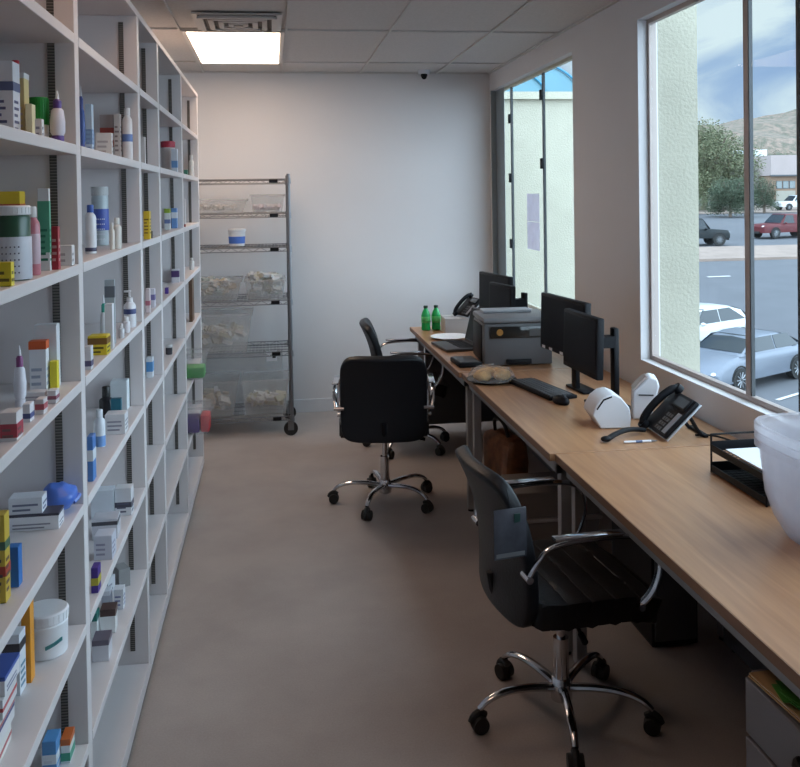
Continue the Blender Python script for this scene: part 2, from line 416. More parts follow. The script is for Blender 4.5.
def g_bag(name, cat, label, x, y, z, w, d, h, st):
    m = MB(); m.sphere((0, 0, h*.5), .5, w*.95, d*.95, h*.98, u=28, v=18)
    for v in m.bm.verts:
        n_ = noise.noise(v.co*45)*.007 + abs(noise.noise(v.co*22))*.012
        v.co += v.co.normalized()*n_ if v.co.length else Vector()
        v.co.z = max(v.co.z, 0)
    o = m.build(name, cmat(st['c'], .3), None, loc=(x, y, z+.001)); tag(o, label, cat)
    MB().tube([(w*.42, -.01, h*.35), (w*.5, 0, h*.42), (w*.52, .012, h*.5)], .006, 8).build('twisted_end', cmat(st['c'], .3), o)
    return o
ITEMS = [
 ('box', 'carton', 'box', 'white carton with dark blue pictures at left end of second shelf from top', -0.562, 2.016, 1.83, 0.056, 0.05, 0.164, {'c': (0.75, 0.75, 0.78), 'bands': [(0.0, 0.12, (0.12, 0.15, 0.28)), (0.62, 0.74, (0.12, 0.14, 0.25))], 'txt': (0.1, 0.1, 0.2)}),
 ('bottle', 'bottle', 'bottle', 'white bottle with red cap behind the tall yellow carton', -0.572, 2.155, 1.83, 0.029, 0.029, 0.189, {'c': (0.75, 0.72, 0.7), 'cap': (0.5, 0.03, 0.05), 'neck': 0.9, 'capf': 0.22}),
 ('box', 'carton', 'box', 'tall pale yellow carton beside the green lidded jar', -0.538, 2.084, 1.83, 0.014, 0.04, 0.149, {'c': (0.75, 0.6, 0.28), 'bands': [(0.92, 1, (0.8, 0.8, 0.8))], 'txt': (0.6, 0.5, 0.5)}),
 ('box', 'carton', 'box', 'small cream carton between yellow carton and green lidded jar', -0.519, 2.064, 1.83, 0.014, 0.03, 0.08, {'c': (0.75, 0.68, 0.42)}),
 ('jar', 'jar', 'jar', 'short white jar with wide bright green lid', -0.52, 2.141, 1.83, 0.043, 0.043, 0.103, {'c': (0.7, 0.72, 0.7), 'cap': (0.01, 0.25, 0.04), 'capf': 0.6}),
 ('box', 'carton', 'box', 'tiny white carton in front of the green lidded jar', -0.49, 2.021, 1.83, 0.014, 0.02, 0.044, {'c': (0.78, 0.78, 0.78), 'txt': (0.3, 0.3, 0.35)}),
 ('tube', 'squeeze_tube', 'tube', 'white squeeze tube with purple collar and purple base by the first upright', -0.478, 2.134, 1.83, 0.034, 0.034, 0.118, {'c': (0.72, 0.7, 0.78), 'cap': (0.11, 0.05, 0.26), 'tip': (0.8, 0.8, 0.82)}),
 ('box', 'carton', 'box', 'yellow carton with red print behind the dark green jar', -0.599, 2.146, 1.55, 0.076, 0.05, 0.171, {'c': (0.72, 0.5, 0.03), 'bands': [(0.7, 0.84, (0.55, 0.12, 0.05))], 'txt': (0.1, 0.05, 0.05)}),
 ('jar', 'jar', 'jar', 'large dark green jar with white lid and white label at left frame edge', -0.491, 1.795, 1.55, 0.072, 0.072, 0.141, {'c': (0.03, 0.09, 0.05), 'cap': (0.8, 0.8, 0.8), 'capf': 0.13, 'lab': (0.0, 0.58, (0.62, 0.64, 0.7)), 'txt': (0.15, 0.15, 0.2)}),
 ('box', 'carton', 'box', 'small yellow carton in front of the dark green jar', -0.468, 1.667, 1.55, 0.027, 0.02, 0.042, {'c': (0.8, 0.65, 0.03), 'txt': (0.2, 0.15, 0.02)}),
 ('bottle', 'bottle', 'bottle', 'pink see-through bottle with white cap', -0.478, 1.896, 1.55, 0.03, 0.03, 0.138, {'c': (0.55, 0.2, 0.24), 'cap': (0.8, 0.8, 0.78), 'neck': 0.84, 'capf': 0.15, 'lab': (0.15, 0.6, (0.62, 0.45, 0.5))}),
 ('box', 'blister_pack', 'package', 'tall white and green package leaning beside dark red carton', -0.482, 2.011, 1.55, 0.023, 0.012, 0.175, {'c': (0.75, 0.77, 0.78), 'bands': [(0.22, 0.85, (0.1, 0.42, 0.27))], 'txt': (0.02, 0.2, 0.12)}),
 ('box', 'carton', 'box', 'narrow dark red carton standing in front of the slotted strip', -0.465, 2.036, 1.55, 0.014, 0.02, 0.093, {'c': (0.4, 0.02, 0.04), 'txt': (0.6, 0.3, 0.3)}),
 ('box', 'carton', 'box', 'low white carton beside the dark red carton', -0.471, 2.154, 1.55, 0.034, 0.03, 0.046, {'c': (0.72, 0.72, 0.72), 'txt': (0.4, 0.38, 0.4)}),
 ('box', 'carton', 'box', 'tall plain white carton behind orange topped carton', -0.513, 2.144, 1.275, 0.049, 0.03, 0.143, {'c': (0.7, 0.72, 0.74)}),
 ('box', 'carton', 'box', 'white carton with orange red top band', -0.522, 2.106, 1.275, 0.036, 0.03, 0.111, {'c': (0.74, 0.76, 0.8), 'bands': [(0.84, 1.0, (0.68, 0.12, 0.03))], 'txt': (0.35, 0.4, 0.5)}),
 ('box', 'carton', 'box', 'bright yellow upright carton against the slotted strip', -0.492, 2.116, 1.275, 0.016, 0.02, 0.063, {'c': (0.8, 0.68, 0.04)}),
 ('tube', 'squeeze_tube', 'tube', 'white squeeze tube with purple band and pointed nozzle on middle shelf', -0.519, 1.938, 1.275, 0.025, 0.025, 0.127, {'c': (0.74, 0.74, 0.8), 'cap': (0.68, 0.68, 0.74), 'tip': (0.25, 0.06, 0.2)}),
 ('box', 'carton', 'box', 'flat white carton lying in front of the nozzle tube', -0.502, 1.985, 1.275, 0.048, 0.03, 0.023, {'c': (0.74, 0.74, 0.76), 'txt': (0.4, 0.4, 0.45)}),
 ('box', 'carton', 'box', 'white and red small carton nearest the left frame edge on middle shelf', -0.468, 1.689, 1.275, 0.028, 0.04, 0.05, {'c': (0.75, 0.72, 0.72), 'bands': [(0.1, 0.6, (0.45, 0.06, 0.09))], 'txt': (0.2, 0.1, 0.1)}),
 ('box', 'carton', 'box', 'white and navy small carton, second in the row on middle shelf', -0.472, 1.816, 1.275, 0.014, 0.03, 0.035, {'c': (0.74, 0.74, 0.78), 'bands': [(0.2, 0.5, (0.08, 0.1, 0.25))]}),
 ('box', 'carton', 'box', 'white and pink small carton, third in the row on middle shelf', -0.463, 1.878, 1.275, 0.016, 0.03, 0.03, {'c': (0.74, 0.7, 0.7), 'bands': [(0.3, 0.7, (0.45, 0.1, 0.12))]}),
 ('box', 'carton', 'box', 'white and mauve small carton, last in the row on middle shelf', -0.462, 1.974, 1.275, 0.017, 0.03, 0.027, {'c': (0.74, 0.72, 0.74), 'bands': [(0.3, 0.6, (0.3, 0.1, 0.15))]}),
 ('box', 'carton', 'box', 'long flat white carton with black top edge below the blue bag', -0.525, 2.058, 0.985, 0.109, 0.05, 0.035, {'c': (0.74, 0.75, 0.78), 'bands': [(0.85, 1.0, (0.06, 0.06, 0.09))], 'txt': (0.25, 0.25, 0.3)}),
 ('box', 'carton', 'box', 'white patterned packet lying on the long flat carton', -0.54, 2.058, 1.0205, 0.07, 0.045, 0.035, {'c': (0.68, 0.7, 0.75), 'txt': (0.15, 0.17, 0.25)}),
 ('bag', 'plastic_bag', 'bag', 'crumpled bright blue bag lying beside the white patterned packet', -0.496, 2.153, 0.985, 0.079, 0.079, 0.061, {'c': (0.08, 0.18, 0.6)}),
 ('box', 'carton', 'box', 'multicoloured yellow carton at left frame edge below the blue bag', -0.491, 1.688, 0.985, 0.023, 0.03, 0.157, {'c': (0.6, 0.42, 0.05), 'bands': [(0.3, 0.42, (0.4, 0.05, 0.03)), (0.6, 0.7, (0.05, 0.12, 0.08))], 'txt': (0.1, 0.05, 0.05)}),
 ('box', 'carton', 'box', 'plain bright blue carton beside the multicoloured yellow carton', -0.485, 1.751, 0.985, 0.02, 0.025, 0.074, {'c': (0.03, 0.17, 0.5)}),
 ('jar', 'tub', 'tub', 'large round white tub with teal mark and screw lid', -0.493, 2.072, 0.7, 0.076, 0.076, 0.114, {'c': (0.74, 0.74, 0.76), 'cap': (0.78, 0.78, 0.8), 'capf': 0.25, 'mark': (0.08, 0.3, 0.32)}),
 ('box', 'carton', 'box', 'tall orange carton beside the round white tub', -0.519, 1.956, 0.7, 0.018, 0.03, 0.171, {'c': (0.75, 0.3, 0.02)}),
 ('box', 'carton', 'box', 'upright white carton with black square at left frame edge', -0.54, 1.915, 0.7, 0.043, 0.04, 0.124, {'c': (0.7, 0.73, 0.78), 'bands': [(0.72, 0.86, (0.04, 0.04, 0.05))], 'txt': (0.1, 0.25, 0.35)}),
 ('box', 'carton', 'box', 'flat white carton with blue edge, topmost of the low stack', -0.549, 1.736, 0.808, 0.12, 0.09, 0.0355, {'c': (0.74, 0.72, 0.74), 'bands': [(0.8, 1.0, (0.06, 0.12, 0.42))], 'txt': (0.3, 0.3, 0.4)}),
 ('box', 'carton', 'box', 'flat white carton with red stripe, second of the low stack', -0.546, 1.724, 0.772, 0.11, 0.09, 0.0355, {'c': (0.7, 0.68, 0.68), 'bands': [(0.4, 0.6, (0.5, 0.08, 0.08))]}),
 ('box', 'carton', 'box', 'flat white carton with pink and navy edges, third of the low stack', -0.5455000000000001, 1.712, 0.736, 0.105, 0.09, 0.0355, {'c': (0.72, 0.7, 0.7), 'bands': [(0.8, 0.92, (0.5, 0.15, 0.15)), (0.6, 0.78, (0.07, 0.07, 0.2))]}),
 ('box', 'carton', 'box', 'flat white carton at the bottom of the low stack', -0.545, 1.7, 0.7, 0.1, 0.09, 0.0355, {'c': (0.74, 0.72, 0.68), 'bands': [(0.3, 0.5, (0.45, 0.1, 0.1))]}),
 ('box', 'carton', 'box', 'blue and white carton on the lowest visible shelf at the bottom of the frame', -0.514, 2.112, 0.415, 0.03, 0.05, 0.074, {'c': (0.1, 0.3, 0.6), 'bands': [(0.3, 0.6, (0.7, 0.75, 0.8))], 'txt': (0.6, 0.65, 0.7)}),
 ('box', 'carton', 'box', 'white carton with orange lid on the lowest visible shelf', -0.487, 2.147, 0.415, 0.02, 0.05, 0.055, {'c': (0.68, 0.72, 0.72), 'bands': [(0.75, 1.0, (0.6, 0.14, 0.03)), (0.1, 0.45, (0.05, 0.3, 0.2))]}),
 ('tube', 'squeeze_tube', 'tube', 'blue tube with white nozzle just beyond the first upright', -0.527, 2.638, 1.83, 0.022, 0.022, 0.192, {'c': (0.05, 0.1, 0.32), 'cap': (0.06, 0.09, 0.3), 'tip': (0.75, 0.75, 0.78)}),
 ('box', 'carton', 'box', 'pale blue and white upright carton beside the blue nozzle tube', -0.517, 2.702, 1.83, 0.018, 0.03, 0.145, {'c': (0.5, 0.62, 0.72), 'bands': [(0.2, 0.5, (0.25, 0.4, 0.6))], 'txt': (0.2, 0.3, 0.5)}),
 ('box', 'carton', 'box', 'low white carton in front of the red spotted carton', -0.512, 2.9, 1.83, 0.048, 0.03, 0.076, {'c': (0.72, 0.7, 0.68), 'txt': (0.45, 0.42, 0.42)}),
 ('box', 'carton', 'box', 'grey carton with red print behind a low white carton', -0.546, 3.168, 1.83, 0.045, 0.04, 0.156, {'c': (0.5, 0.42, 0.4), 'bands': [(0.6, 0.72, (0.45, 0.08, 0.06)), (0.3, 0.45, (0.42, 0.12, 0.08))]}),
 ('box', 'carton', 'box', 'tall narrow printed carton beside the white blue-dotted bottle', -0.509, 3.137, 1.83, 0.02, 0.03, 0.156, {'c': (0.6, 0.55, 0.52), 'txt': (0.25, 0.2, 0.2)}),
 ('bottle', 'bottle', 'bottle', 'white bottle with one blue mark on second shelf from top', -0.48, 3.15, 1.83, 0.034, 0.034, 0.178, {'c': (0.72, 0.7, 0.7), 'cap': (0.7, 0.68, 0.68), 'neck': 0.82, 'capf': 0.13, 'lab': (0.35, 0.5, (0.12, 0.2, 0.45))}),
 ('bottle', 'bottle', 'bottle', 'white bottle with blue cap and dark base beyond the first upright', -0.502, 2.609, 1.55, 0.031, 0.031, 0.136, {'c': (0.75, 0.77, 0.8), 'cap': (0.05, 0.12, 0.45), 'neck': 0.85, 'capf': 0.15, 'lab': (0.03, 0.12, (0.05, 0.05, 0.1))}),
 ('jar', 'jar', 'jar', 'tall clear jar with navy lettering and pump top', -0.558, 3.06, 1.55, 0.055, 0.055, 0.192, {'c': (0.45, 0.52, 0.55), 'cap': (0.6, 0.62, 0.62), 'capf': 0.15, 'lab': (0.25, 0.62, (0.06, 0.1, 0.4)), 'txt': (0.7, 0.7, 0.75)}),
 ('bottle', 'bottle', 'bottle', 'small cream bottle beside the navy lettered jar', -0.474, 2.781, 1.55, 0.015, 0.015, 0.08, {'c': (0.68, 0.66, 0.6), 'cap': (0.7, 0.7, 0.65), 'neck': 0.7, 'capf': 0.2}),
 ('bottle', 'bottle', 'bottle', 'squat cream bottle next to the small cream bottle', -0.467, 2.826, 1.55, 0.027, 0.027, 0.094, {'c': (0.66, 0.65, 0.6), 'cap': (0.7, 0.7, 0.66), 'neck': 0.72, 'capf': 0.2}),
 ('tube', 'squeeze_tube', 'tube', 'white tube with teal green nozzle end', -0.491, 2.718, 1.275, 0.023, 0.023, 0.146, {'c': (0.7, 0.74, 0.76), 'cap': (0.6, 0.7, 0.68), 'tip': (0.02, 0.33, 0.25)}),
 ('box', 'blister_pack', 'package', 'tall grey blister package behind the teal tipped tube', -0.477, 2.745, 1.275, 0.028, 0.012, 0.189, {'c': (0.42, 0.47, 0.5), 'bands': [(0.72, 0.9, (0.15, 0.17, 0.2))]}),
 ('box', 'carton', 'box', 'upright white carton in front of the grey blister package', -0.464, 2.655, 1.275, 0.021, 0.03, 0.128, {'c': (0.68, 0.7, 0.74)}),
 ('bottle', 'pump_bottle', 'bottle', 'white pump bottle with navy mark on middle shelf', -0.473, 3.084, 1.275, 0.04, 0.04, 0.122, {'c': (0.72, 0.73, 0.76), 'cap': (0.74, 0.74, 0.76), 'neck': 0.65, 'capf': 0.3, 'lab': (0.35, 0.5, (0.05, 0.07, 0.2))}),
 ('bottle', 'bottle', 'bottle', 'tiny clear bottle beside the teal tipped tube group', -0.463, 2.847, 1.275, 0.018, 0.018, 0.043, {'c': (0.6, 0.62, 0.65), 'cap': (0.7, 0.7, 0.7), 'neck': 0.7, 'capf': 0.25}),
 ('bottle', 'bottle', 'bottle', 'tiny white bottle in front of the pump bottle', -0.466, 2.96, 1.275, 0.025, 0.025, 0.051, {'c': (0.65, 0.65, 0.68), 'cap': (0.72, 0.72, 0.72), 'neck': 0.7, 'capf': 0.25}),
 ('box', 'carton', 'box', 'yellow carton with brown panel in front of the teal tipped tube', -0.478, 2.57, 1.275, 0.05, 0.05, 0.052, {'c': (0.7, 0.56, 0.03), 'bands': [(0.55, 0.9, (0.2, 0.1, 0.02))], 'txt': (0.1, 0.08, 0.01)}),
 ('box', 'carton', 'box', 'small white carton between first upright and the yellow carton', -0.461, 2.343, 1.275, 0.015, 0.03, 0.058, {'c': (0.68, 0.7, 0.74), 'bands': [(0.15, 0.4, (0.1, 0.1, 0.2))]}),
 ('bottle', 'bottle', 'bottle', 'black bottle with black cap', -0.547, 3.041, 0.985, 0.045, 0.045, 0.104, {'c': (0.015, 0.015, 0.02), 'cap': (0.02, 0.02, 0.02), 'neck': 0.6, 'capf': 0.32}),
 ('box', 'carton', 'box', 'white square carton behind the black bottle', -0.524, 3.17, 0.985, 0.054, 0.05, 0.099, {'c': (0.64, 0.69, 0.72)}),
 ('box', 'carton', 'box', 'dark teal carton beside the black bottle', -0.509, 3.005, 0.985, 0.03, 0.02, 0.071, {'c': (0.02, 0.14, 0.2), 'bands': [(0, 1, (0.02, 0.14, 0.2))]}),
 ('box', 'carton', 'box', 'white carton lying with printed lines in front of the black bottle', -0.483, 2.85, 0.985, 0.059, 0.06, 0.061, {'c': (0.7, 0.7, 0.72), 'txt': (0.3, 0.3, 0.35)}),
 ('bottle', 'bottle', 'bottle', 'white bottle with blue base behind the first upright, fifth shelf', -0.505, 2.697, 0.985, 0.032, 0.032, 0.107, {'c': (0.68, 0.72, 0.77), 'cap': (0.7, 0.73, 0.78), 'neck': 0.7, 'capf': 0.2, 'lab': (0.0, 0.3, (0.15, 0.3, 0.6))}),
 ('box', 'carton', 'box', 'tall blue and white carton hugging the first upright', -0.467, 2.381, 0.985, 0.014, 0.04, 0.114, {'c': (0.08, 0.22, 0.55), 'bands': [(0.45, 0.7, (0.7, 0.74, 0.78))]}),
 ('box', 'carton', 'box', 'plain white upright carton at the back of sixth shelf', -0.543, 2.935, 0.7, 0.068, 0.05, 0.088, {'c': (0.66, 0.7, 0.76)}),
 ('box', 'carton', 'box', 'white carton with black print leaning on plain white carton', -0.481, 2.951, 0.7, 0.05, 0.05, 0.086, {'c': (0.66, 0.67, 0.7), 'bands': [(0.3, 0.5, (0.07, 0.07, 0.1))], 'txt': (0.1, 0.1, 0.15)}),
 ('box', 'carton', 'box', 'grey carton with dark top lying in front on sixth shelf', -0.504, 2.764, 0.7, 0.072, 0.07, 0.059, {'c': (0.55, 0.55, 0.6), 'bands': [(0.7, 0.9, (0.08, 0.08, 0.1))]}),
 ('box', 'carton', 'box', 'pale carton with framed label on sixth shelf', -0.479, 2.604, 0.7, 0.049, 0.06, 0.067, {'c': (0.58, 0.6, 0.68), 'txt': (0.3, 0.3, 0.4)}),
 ('box', 'carton', 'box', 'purple carton with yellow patch beside the first upright', -0.462, 2.38, 0.7, 0.017, 0.04, 0.064, {'c': (0.06, 0.03, 0.25), 'bands': [(0.3, 0.6, (0.5, 0.45, 0.05))]}),
 ('box', 'carton', 'box', 'dark grey tilted carton farthest back on seventh shelf', -0.518, 3.091, 0.415, 0.038, 0.06, 0.06, {'c': (0.3, 0.3, 0.3), 'rz': 0.5}),
 ('box', 'carton', 'box', 'pale flat carton behind the white pair on seventh shelf', -0.557, 3.033, 0.415, 0.038, 0.05, 0.052, {'c': (0.6, 0.62, 0.66), 'txt': (0.3, 0.3, 0.35), 'rz': -0.3}),
 ('box', 'carton', 'box', 'white carton, left of the white pair on seventh shelf', -0.533, 2.91, 0.415, 0.025, 0.04, 0.063, {'c': (0.7, 0.72, 0.78), 'bands': [(0.2, 0.8, (0.45, 0.47, 0.55))]}),
 ('box', 'carton', 'box', 'white carton, right of the white pair on seventh shelf', -0.496, 2.917, 0.415, 0.029, 0.04, 0.063, {'c': (0.7, 0.72, 0.76), 'txt': (0.2, 0.22, 0.4)}),
 ('box', 'carton', 'box', 'white carton with brown open lid on seventh shelf', -0.502, 2.767, 0.415, 0.043, 0.05, 0.071, {'c': (0.72, 0.72, 0.72), 'bands': [(0.72, 1.0, (0.09, 0.05, 0.045))]}),
 ('box', 'carton', 'box', 'white carton with green top beside the first upright', -0.535, 2.731, 0.415, 0.017, 0.04, 0.076, {'c': (0.72, 0.74, 0.74), 'bands': [(0.7, 1.0, (0.03, 0.2, 0.17))]}),
 ('box', 'carton', 'box', 'low white carton nearest the front on seventh shelf', -0.493, 2.608, 0.415, 0.044, 0.06, 0.059, {'c': (0.62, 0.62, 0.66), 'bands': [(0.75, 1.0, (0.15, 0.13, 0.17))]}),
 ('box', 'carton', 'box', 'white upright carton alone in the narrow bay, second shelf from top', -0.51, 3.729, 1.83, 0.021, 0.03, 0.119, {'c': (0.68, 0.64, 0.62)}),
 ('box', 'carton', 'box', 'yellow upright carton in the narrow bay', -0.464, 3.476, 1.55, 0.022, 0.04, 0.104, {'c': (0.72, 0.52, 0.04), 'txt': (0.2, 0.12, 0.02)}),
 ('box', 'carton', 'box', 'tiny dark carton beside the yellow carton in the narrow bay', -0.461, 3.544, 1.55, 0.014, 0.03, 0.027, {'c': (0.1, 0.08, 0.08)}),
 ('box', 'carton', 'box', 'pinkish white carton in the narrow bay', -0.465, 3.468, 1.275, 0.015, 0.03, 0.09, {'c': (0.66, 0.58, 0.6), 'bands': [(0.3, 0.5, (0.45, 0.15, 0.2))]}),
 ('box', 'carton', 'box', 'white and lilac carton in the narrow bay', -0.467, 3.622, 1.275, 0.016, 0.03, 0.074, {'c': (0.68, 0.68, 0.76), 'bands': [(0.4, 0.7, (0.2, 0.18, 0.4))]}),
 ('box', 'carton', 'box', 'blue and white carton in the narrow bay', -0.495, 3.713, 0.985, 0.024, 0.04, 0.08, {'c': (0.66, 0.7, 0.75), 'bands': [(0.3, 0.8, (0.1, 0.3, 0.6))]}),
 ('jar', 'tub', 'tub', 'white tub with red lid high on the shelving', -0.514, 4.665, 1.83, 0.07, 0.07, 0.159, {'c': (0.68, 0.62, 0.6), 'cap': (0.5, 0.03, 0.06), 'capf': 0.2}),
 ('box', 'carton', 'box', 'blue and white carton beside the red lidded tub', -0.475, 4.6, 1.83, 0.027, 0.04, 0.116, {'c': (0.6, 0.64, 0.7), 'bands': [(0.2, 0.5, (0.15, 0.3, 0.55))]}),
 ('box', 'carton', 'box', 'white and green carton below the red lidded tub', -0.5, 4.463, 1.55, 0.025, 0.04, 0.101, {'c': (0.66, 0.68, 0.68), 'bands': [(0.8, 1.0, (0.3, 0.45, 0.05)), (0.3, 0.5, (0.15, 0.2, 0.4))]}),
 ('box', 'carton', 'box', 'blue and white carton below the red lidded tub', -0.49, 4.682, 1.55, 0.027, 0.04, 0.101, {'c': (0.15, 0.3, 0.6), 'bands': [(0.5, 0.8, (0.68, 0.7, 0.74))]}),
 ('box', 'carton', 'box', 'white carton with dark purple top in the third wide bay', -0.491, 4.685, 1.275, 0.037, 0.04, 0.066, {'c': (0.62, 0.6, 0.64), 'bands': [(0.4, 0.9, (0.08, 0.04, 0.14))]}),
 ('box', 'carton', 'box', 'tiny purple carton alone near the shelf edge', -0.472, 4.136, 1.275, 0.014, 0.03, 0.027, {'c': (0.1, 0.05, 0.3)}),
 ('jar', 'jar', 'jar', 'small black and white jar alone on fifth shelf', -0.479, 4.236, 0.985, 0.032, 0.032, 0.046, {'c': (0.05, 0.05, 0.06), 'cap': (0.6, 0.6, 0.6), 'capf': 0.3}),
 ('box', 'carton', 'box', 'tiny dark green carton in the farthest bay, second shelf from top', -0.514, 5.61, 1.83, 0.021, 0.05, 0.043, {'c': (0.03, 0.16, 0.12)}),
 ('bottle', 'bottle', 'bottle', 'white bottle in the farthest bay, second shelf from top', -0.489, 5.697, 1.83, 0.031, 0.031, 0.138, {'c': (0.66, 0.64, 0.6), 'cap': (0.7, 0.68, 0.66), 'neck': 0.75, 'capf': 0.2}),
 ('box', 'carton', 'box', 'narrow pale carton in the farthest bay', -0.462, 4.864, 1.55, 0.018, 0.04, 0.147, {'c': (0.62, 0.58, 0.58), 'bands': [(0, 0.1, (0.3, 0.05, 0.05))]}),
 ('bottle', 'bottle', 'bottle', 'tiny white bottle in the farthest bay on the middle shelf', -0.478, 5.478, 1.275, 0.03, 0.03, 0.071, {'c': (0.64, 0.62, 0.6), 'cap': (0.68, 0.66, 0.64), 'neck': 0.7, 'capf': 0.2}),
 ('box', 'binder', 'binder', 'tall brown binder standing in the farthest bay', -0.475, 5.38, 0.985, 0.02, 0.12, 0.243, {'c': (0.13, 0.065, 0.035)}),
]
for it in ITEMS:
    k, n, c_, l, x, y, z, w_, d_, h_, st = it
    z += .0006
    if n == 'tub' and z < 1: w_, h_, x = .098, .098, -.512
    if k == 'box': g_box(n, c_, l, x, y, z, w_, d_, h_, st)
    elif k in ('bottle', 'jar'): g_round(k, n, c_, l, x, y, z, w_, d_, h_, st)
    elif k == 'tube': g_tube(n, c_, l, x, y, z, w_, d_, h_, st)
    else: g_bag(n, c_, l, x, y, z, w_, d_, h_, st)

# clear bins that stick out of the shelving at its far end
def open_bin(name, label, loc, w, d, h, taper, m, rim=.006, rz=0., cat='bin'):
    o = thing(name, label, cat, loc, rz)
    t_ = .004; b = MB(); bm = b.bm
    def ring(s, z, ins=0): return [bm.verts.new((sx*(w/2*s-ins), sy*(d/2*s-ins), z)) for sx, sy in ((-1, -1), (1, -1), (1, 1), (-1, 1))]
    o0 = ring(taper, 0); o1 = ring(1, h); i1 = ring(1, h, t_); i0 = ring(taper, t_, t_)
    for A, B in ((o0, o1), (o1, i1), (i1, i0)):
        for i in range(4): bm.faces.new((A[i], A[(i+1) % 4], B[(i+1) % 4], B[i]))
    bm.faces.new(o0); bm.faces.new(i0)
    b.build('bin_body', m, o, smooth=False, bevel=.003)
    r = MB(); zz = h
    for x0, x1, y0, y1 in ((-w/2-rim, w/2+rim, -d/2-rim, -d/2), (-w/2-rim, w/2+rim, d/2, d/2+rim), (-w/2-rim, -w/2, -d/2, d/2), (w/2, w/2+rim, -d/2, d/2)):
        r.box(x0, x1, y0, y1, zz-.012, zz+.001)
    r.build('bin_rim', m, o, smooth=False)
    return o
def clutter(parent, name, w, d, h, cols, n, z0=.006, size=.03):
    for q, cc in enumerate(cols):
        m = MB()
        for k in range(n):
            x = random.uniform(-w/2, w/2); y = random.uniform(-d/2, d/2); z = z0+size*.55+random.random()*max(0, h-size)
            a = Matrix.Rotation(random.random()*PI, 3, Vector((random.random(), random.random(), random.random()+.01)).normalized())
            s_ = size*random.uniform(.45, .9)
            m.box(x-s_/2, x+s_/2, y-s_*.3, y+s_*.3, z-s_*.18, z+s_*.18, rot=a)
        m.build(name, cmat(cc), parent, smooth=False)['kind'] = 'stuff'
b = open_bin('clear_bin', 'clear bin with bright green contents sticking out of the shelving end', (-.47, 5.12, .7005), .20, .17, .15, .82, M_clear)
MB().box(-.085, .085, -.062, .062, .006, .068, bev=.01).build('green_contents', cmat((.015, .26, .03)), b)
b = open_bin('clear_bin', 'clear bin with dark purple and red contents below the green one', (-.455, 5.06, .4155), .22, .18, .15, .82, M_clear)
MB().box(-.10, .045, -.066, .066, .006, .085, bev=.01).build('purple_contents', cmat((.05, .01, .14)), b)
MB().box(.048, .098, -.060, .060, .006, .10, bev=.01).build('red_contents', cmat((.55, .04, .05)), b)

# ---------------------------------------------------------------- wire rack at the back wall
RX0, RX1, RY0, RY1 = -.80, .118, 6.45, 6.93
rk = thing('wire_rack', 'chrome wire shelf rack on casters against the back wall', 'rack', ((RX0+RX1)/2, (RY0+RY1)/2, 0))
hx, hy = (RX1-RX0)/2, (RY1-RY0)/2
RZ = [.137, .60, .966, 1.344, 1.586, 1.83]
for sx in (-1, 1):
    for sy in (-1, 1):
        p = MB().cyl((sx*hx, sy*hy, .11), (sx*hx, sy*hy, 1.865), .0125, n=14)
        for k in range(60): p.cyl((sx*hx, sy*hy, .14+k*.0285), (sx*hx, sy*hy, .142+k*.0285), .0135, n=14)
        p.build('post', M_rack, rk)
        cs = MB().cyl((sx*hx-.01, sy*hy-.013, .05), (sx*hx-.01, sy*hy+.013, .05), .05, n=24).build('caster', M_rubber, rk)
        MB().box(sx*hx-.03, sx*hx+.012, sy*hy-.02, sy*hy-.015, .04, .108).box(sx*hx-.03, sx*hx+.012, sy*hy+.015, sy*hy+.02, .04, .108).box(sx*hx-.03, sx*hx+.012, sy*hy-.02, sy*hy+.02, .104, .110).build('caster_fork', M_rack, cs, smooth=False)
for z in RZ:
    m = MB()
    for sy in (-1, 1):
        m.cyl((-hx, sy*hy, z), (hx, sy*hy, z), .0035, n=8); m.cyl((-hx, sy*hy, z-.028), (hx, sy*hy, z-.028), .0035, n=8)
        n_ = 18
        m.tube([(-hx+2*hx*i/n_, sy*hy, z-.028*(i % 2)) for i in range(n_+1)], .0022, 6)
    for sx in (-1, 1):
        m.cyl((sx*hx, -hy, z), (sx*hx, hy, z), .0035, n=8); m.cyl((sx*hx, -hy, z-.028), (sx*hx, hy, z-.028), .0035, n=8)
        m.tube([(sx*hx, -hy+2*hy*i/10, z-.028*(i % 2)) for i in range(11)], .0022, 6)
        for sy in (-1, 1): m.cyl((sx*hx, sy*hy, z-.035), (sx*hx, sy*hy, z+.006), .019, .016, n=16)
    for i in range(1, 36): m.cyl((-hx+2*hx*i/36, -hy, z+.0015), (-hx+2*hx*i/36, hy, z+.0015), .0015, n=5)
    for y in (-.12, 0, .12): m.cyl((-hx, y, z-.004), (hx, y, z-.004), .003, n=6)
    sh = m.build('wire_shelf', M_rack, rk)
    MB().box(hx-.135, hx-.075, -hy-.008, -hy-.004, z-.026, z-.002, bev=.001).build('shelf_tag', M_black, sh, smooth=False)
RC = ((RX0+RX1)/2, (RY0+RY1)/2)
def rbin(label, x0, x1, z, h, cols, fill, n, sz, taper=.86, dy=.36, m=None):
    b = open_bin('storage_bin', label, ((x0+x1)/2, RC[1]-.03, z+.004), x1-x0, dy, h, taper, m or M_milky2)
    if n: clutter(b, 'small_items', (x1-x0)*.70, dy*.70, fill, cols, n, size=sz)
    return b
WH = (.62, .60, .57); TN = (.42, .34, .24); GR = (.35, .38, .36)
rbin('cloudy bin with clutter on the fourth rack shelf, left of the pair', -.74, -.225, .966, .145, [WH, TN, GR], .17, 40, .08)
rbin('cloudy bin heaped with clear packets on the fourth rack shelf, right of the pair', -.20, .085, .966, .14, [(.66, .66, .64), (.45, .44, .36), (.5, .5, .5)], .20, 44, .07)
rbin('large cloudy bin on the second rack shelf from the floor', -.72, -.155, .60, .27, [WH, (.5, .46, .36)], .20, 34, .09)
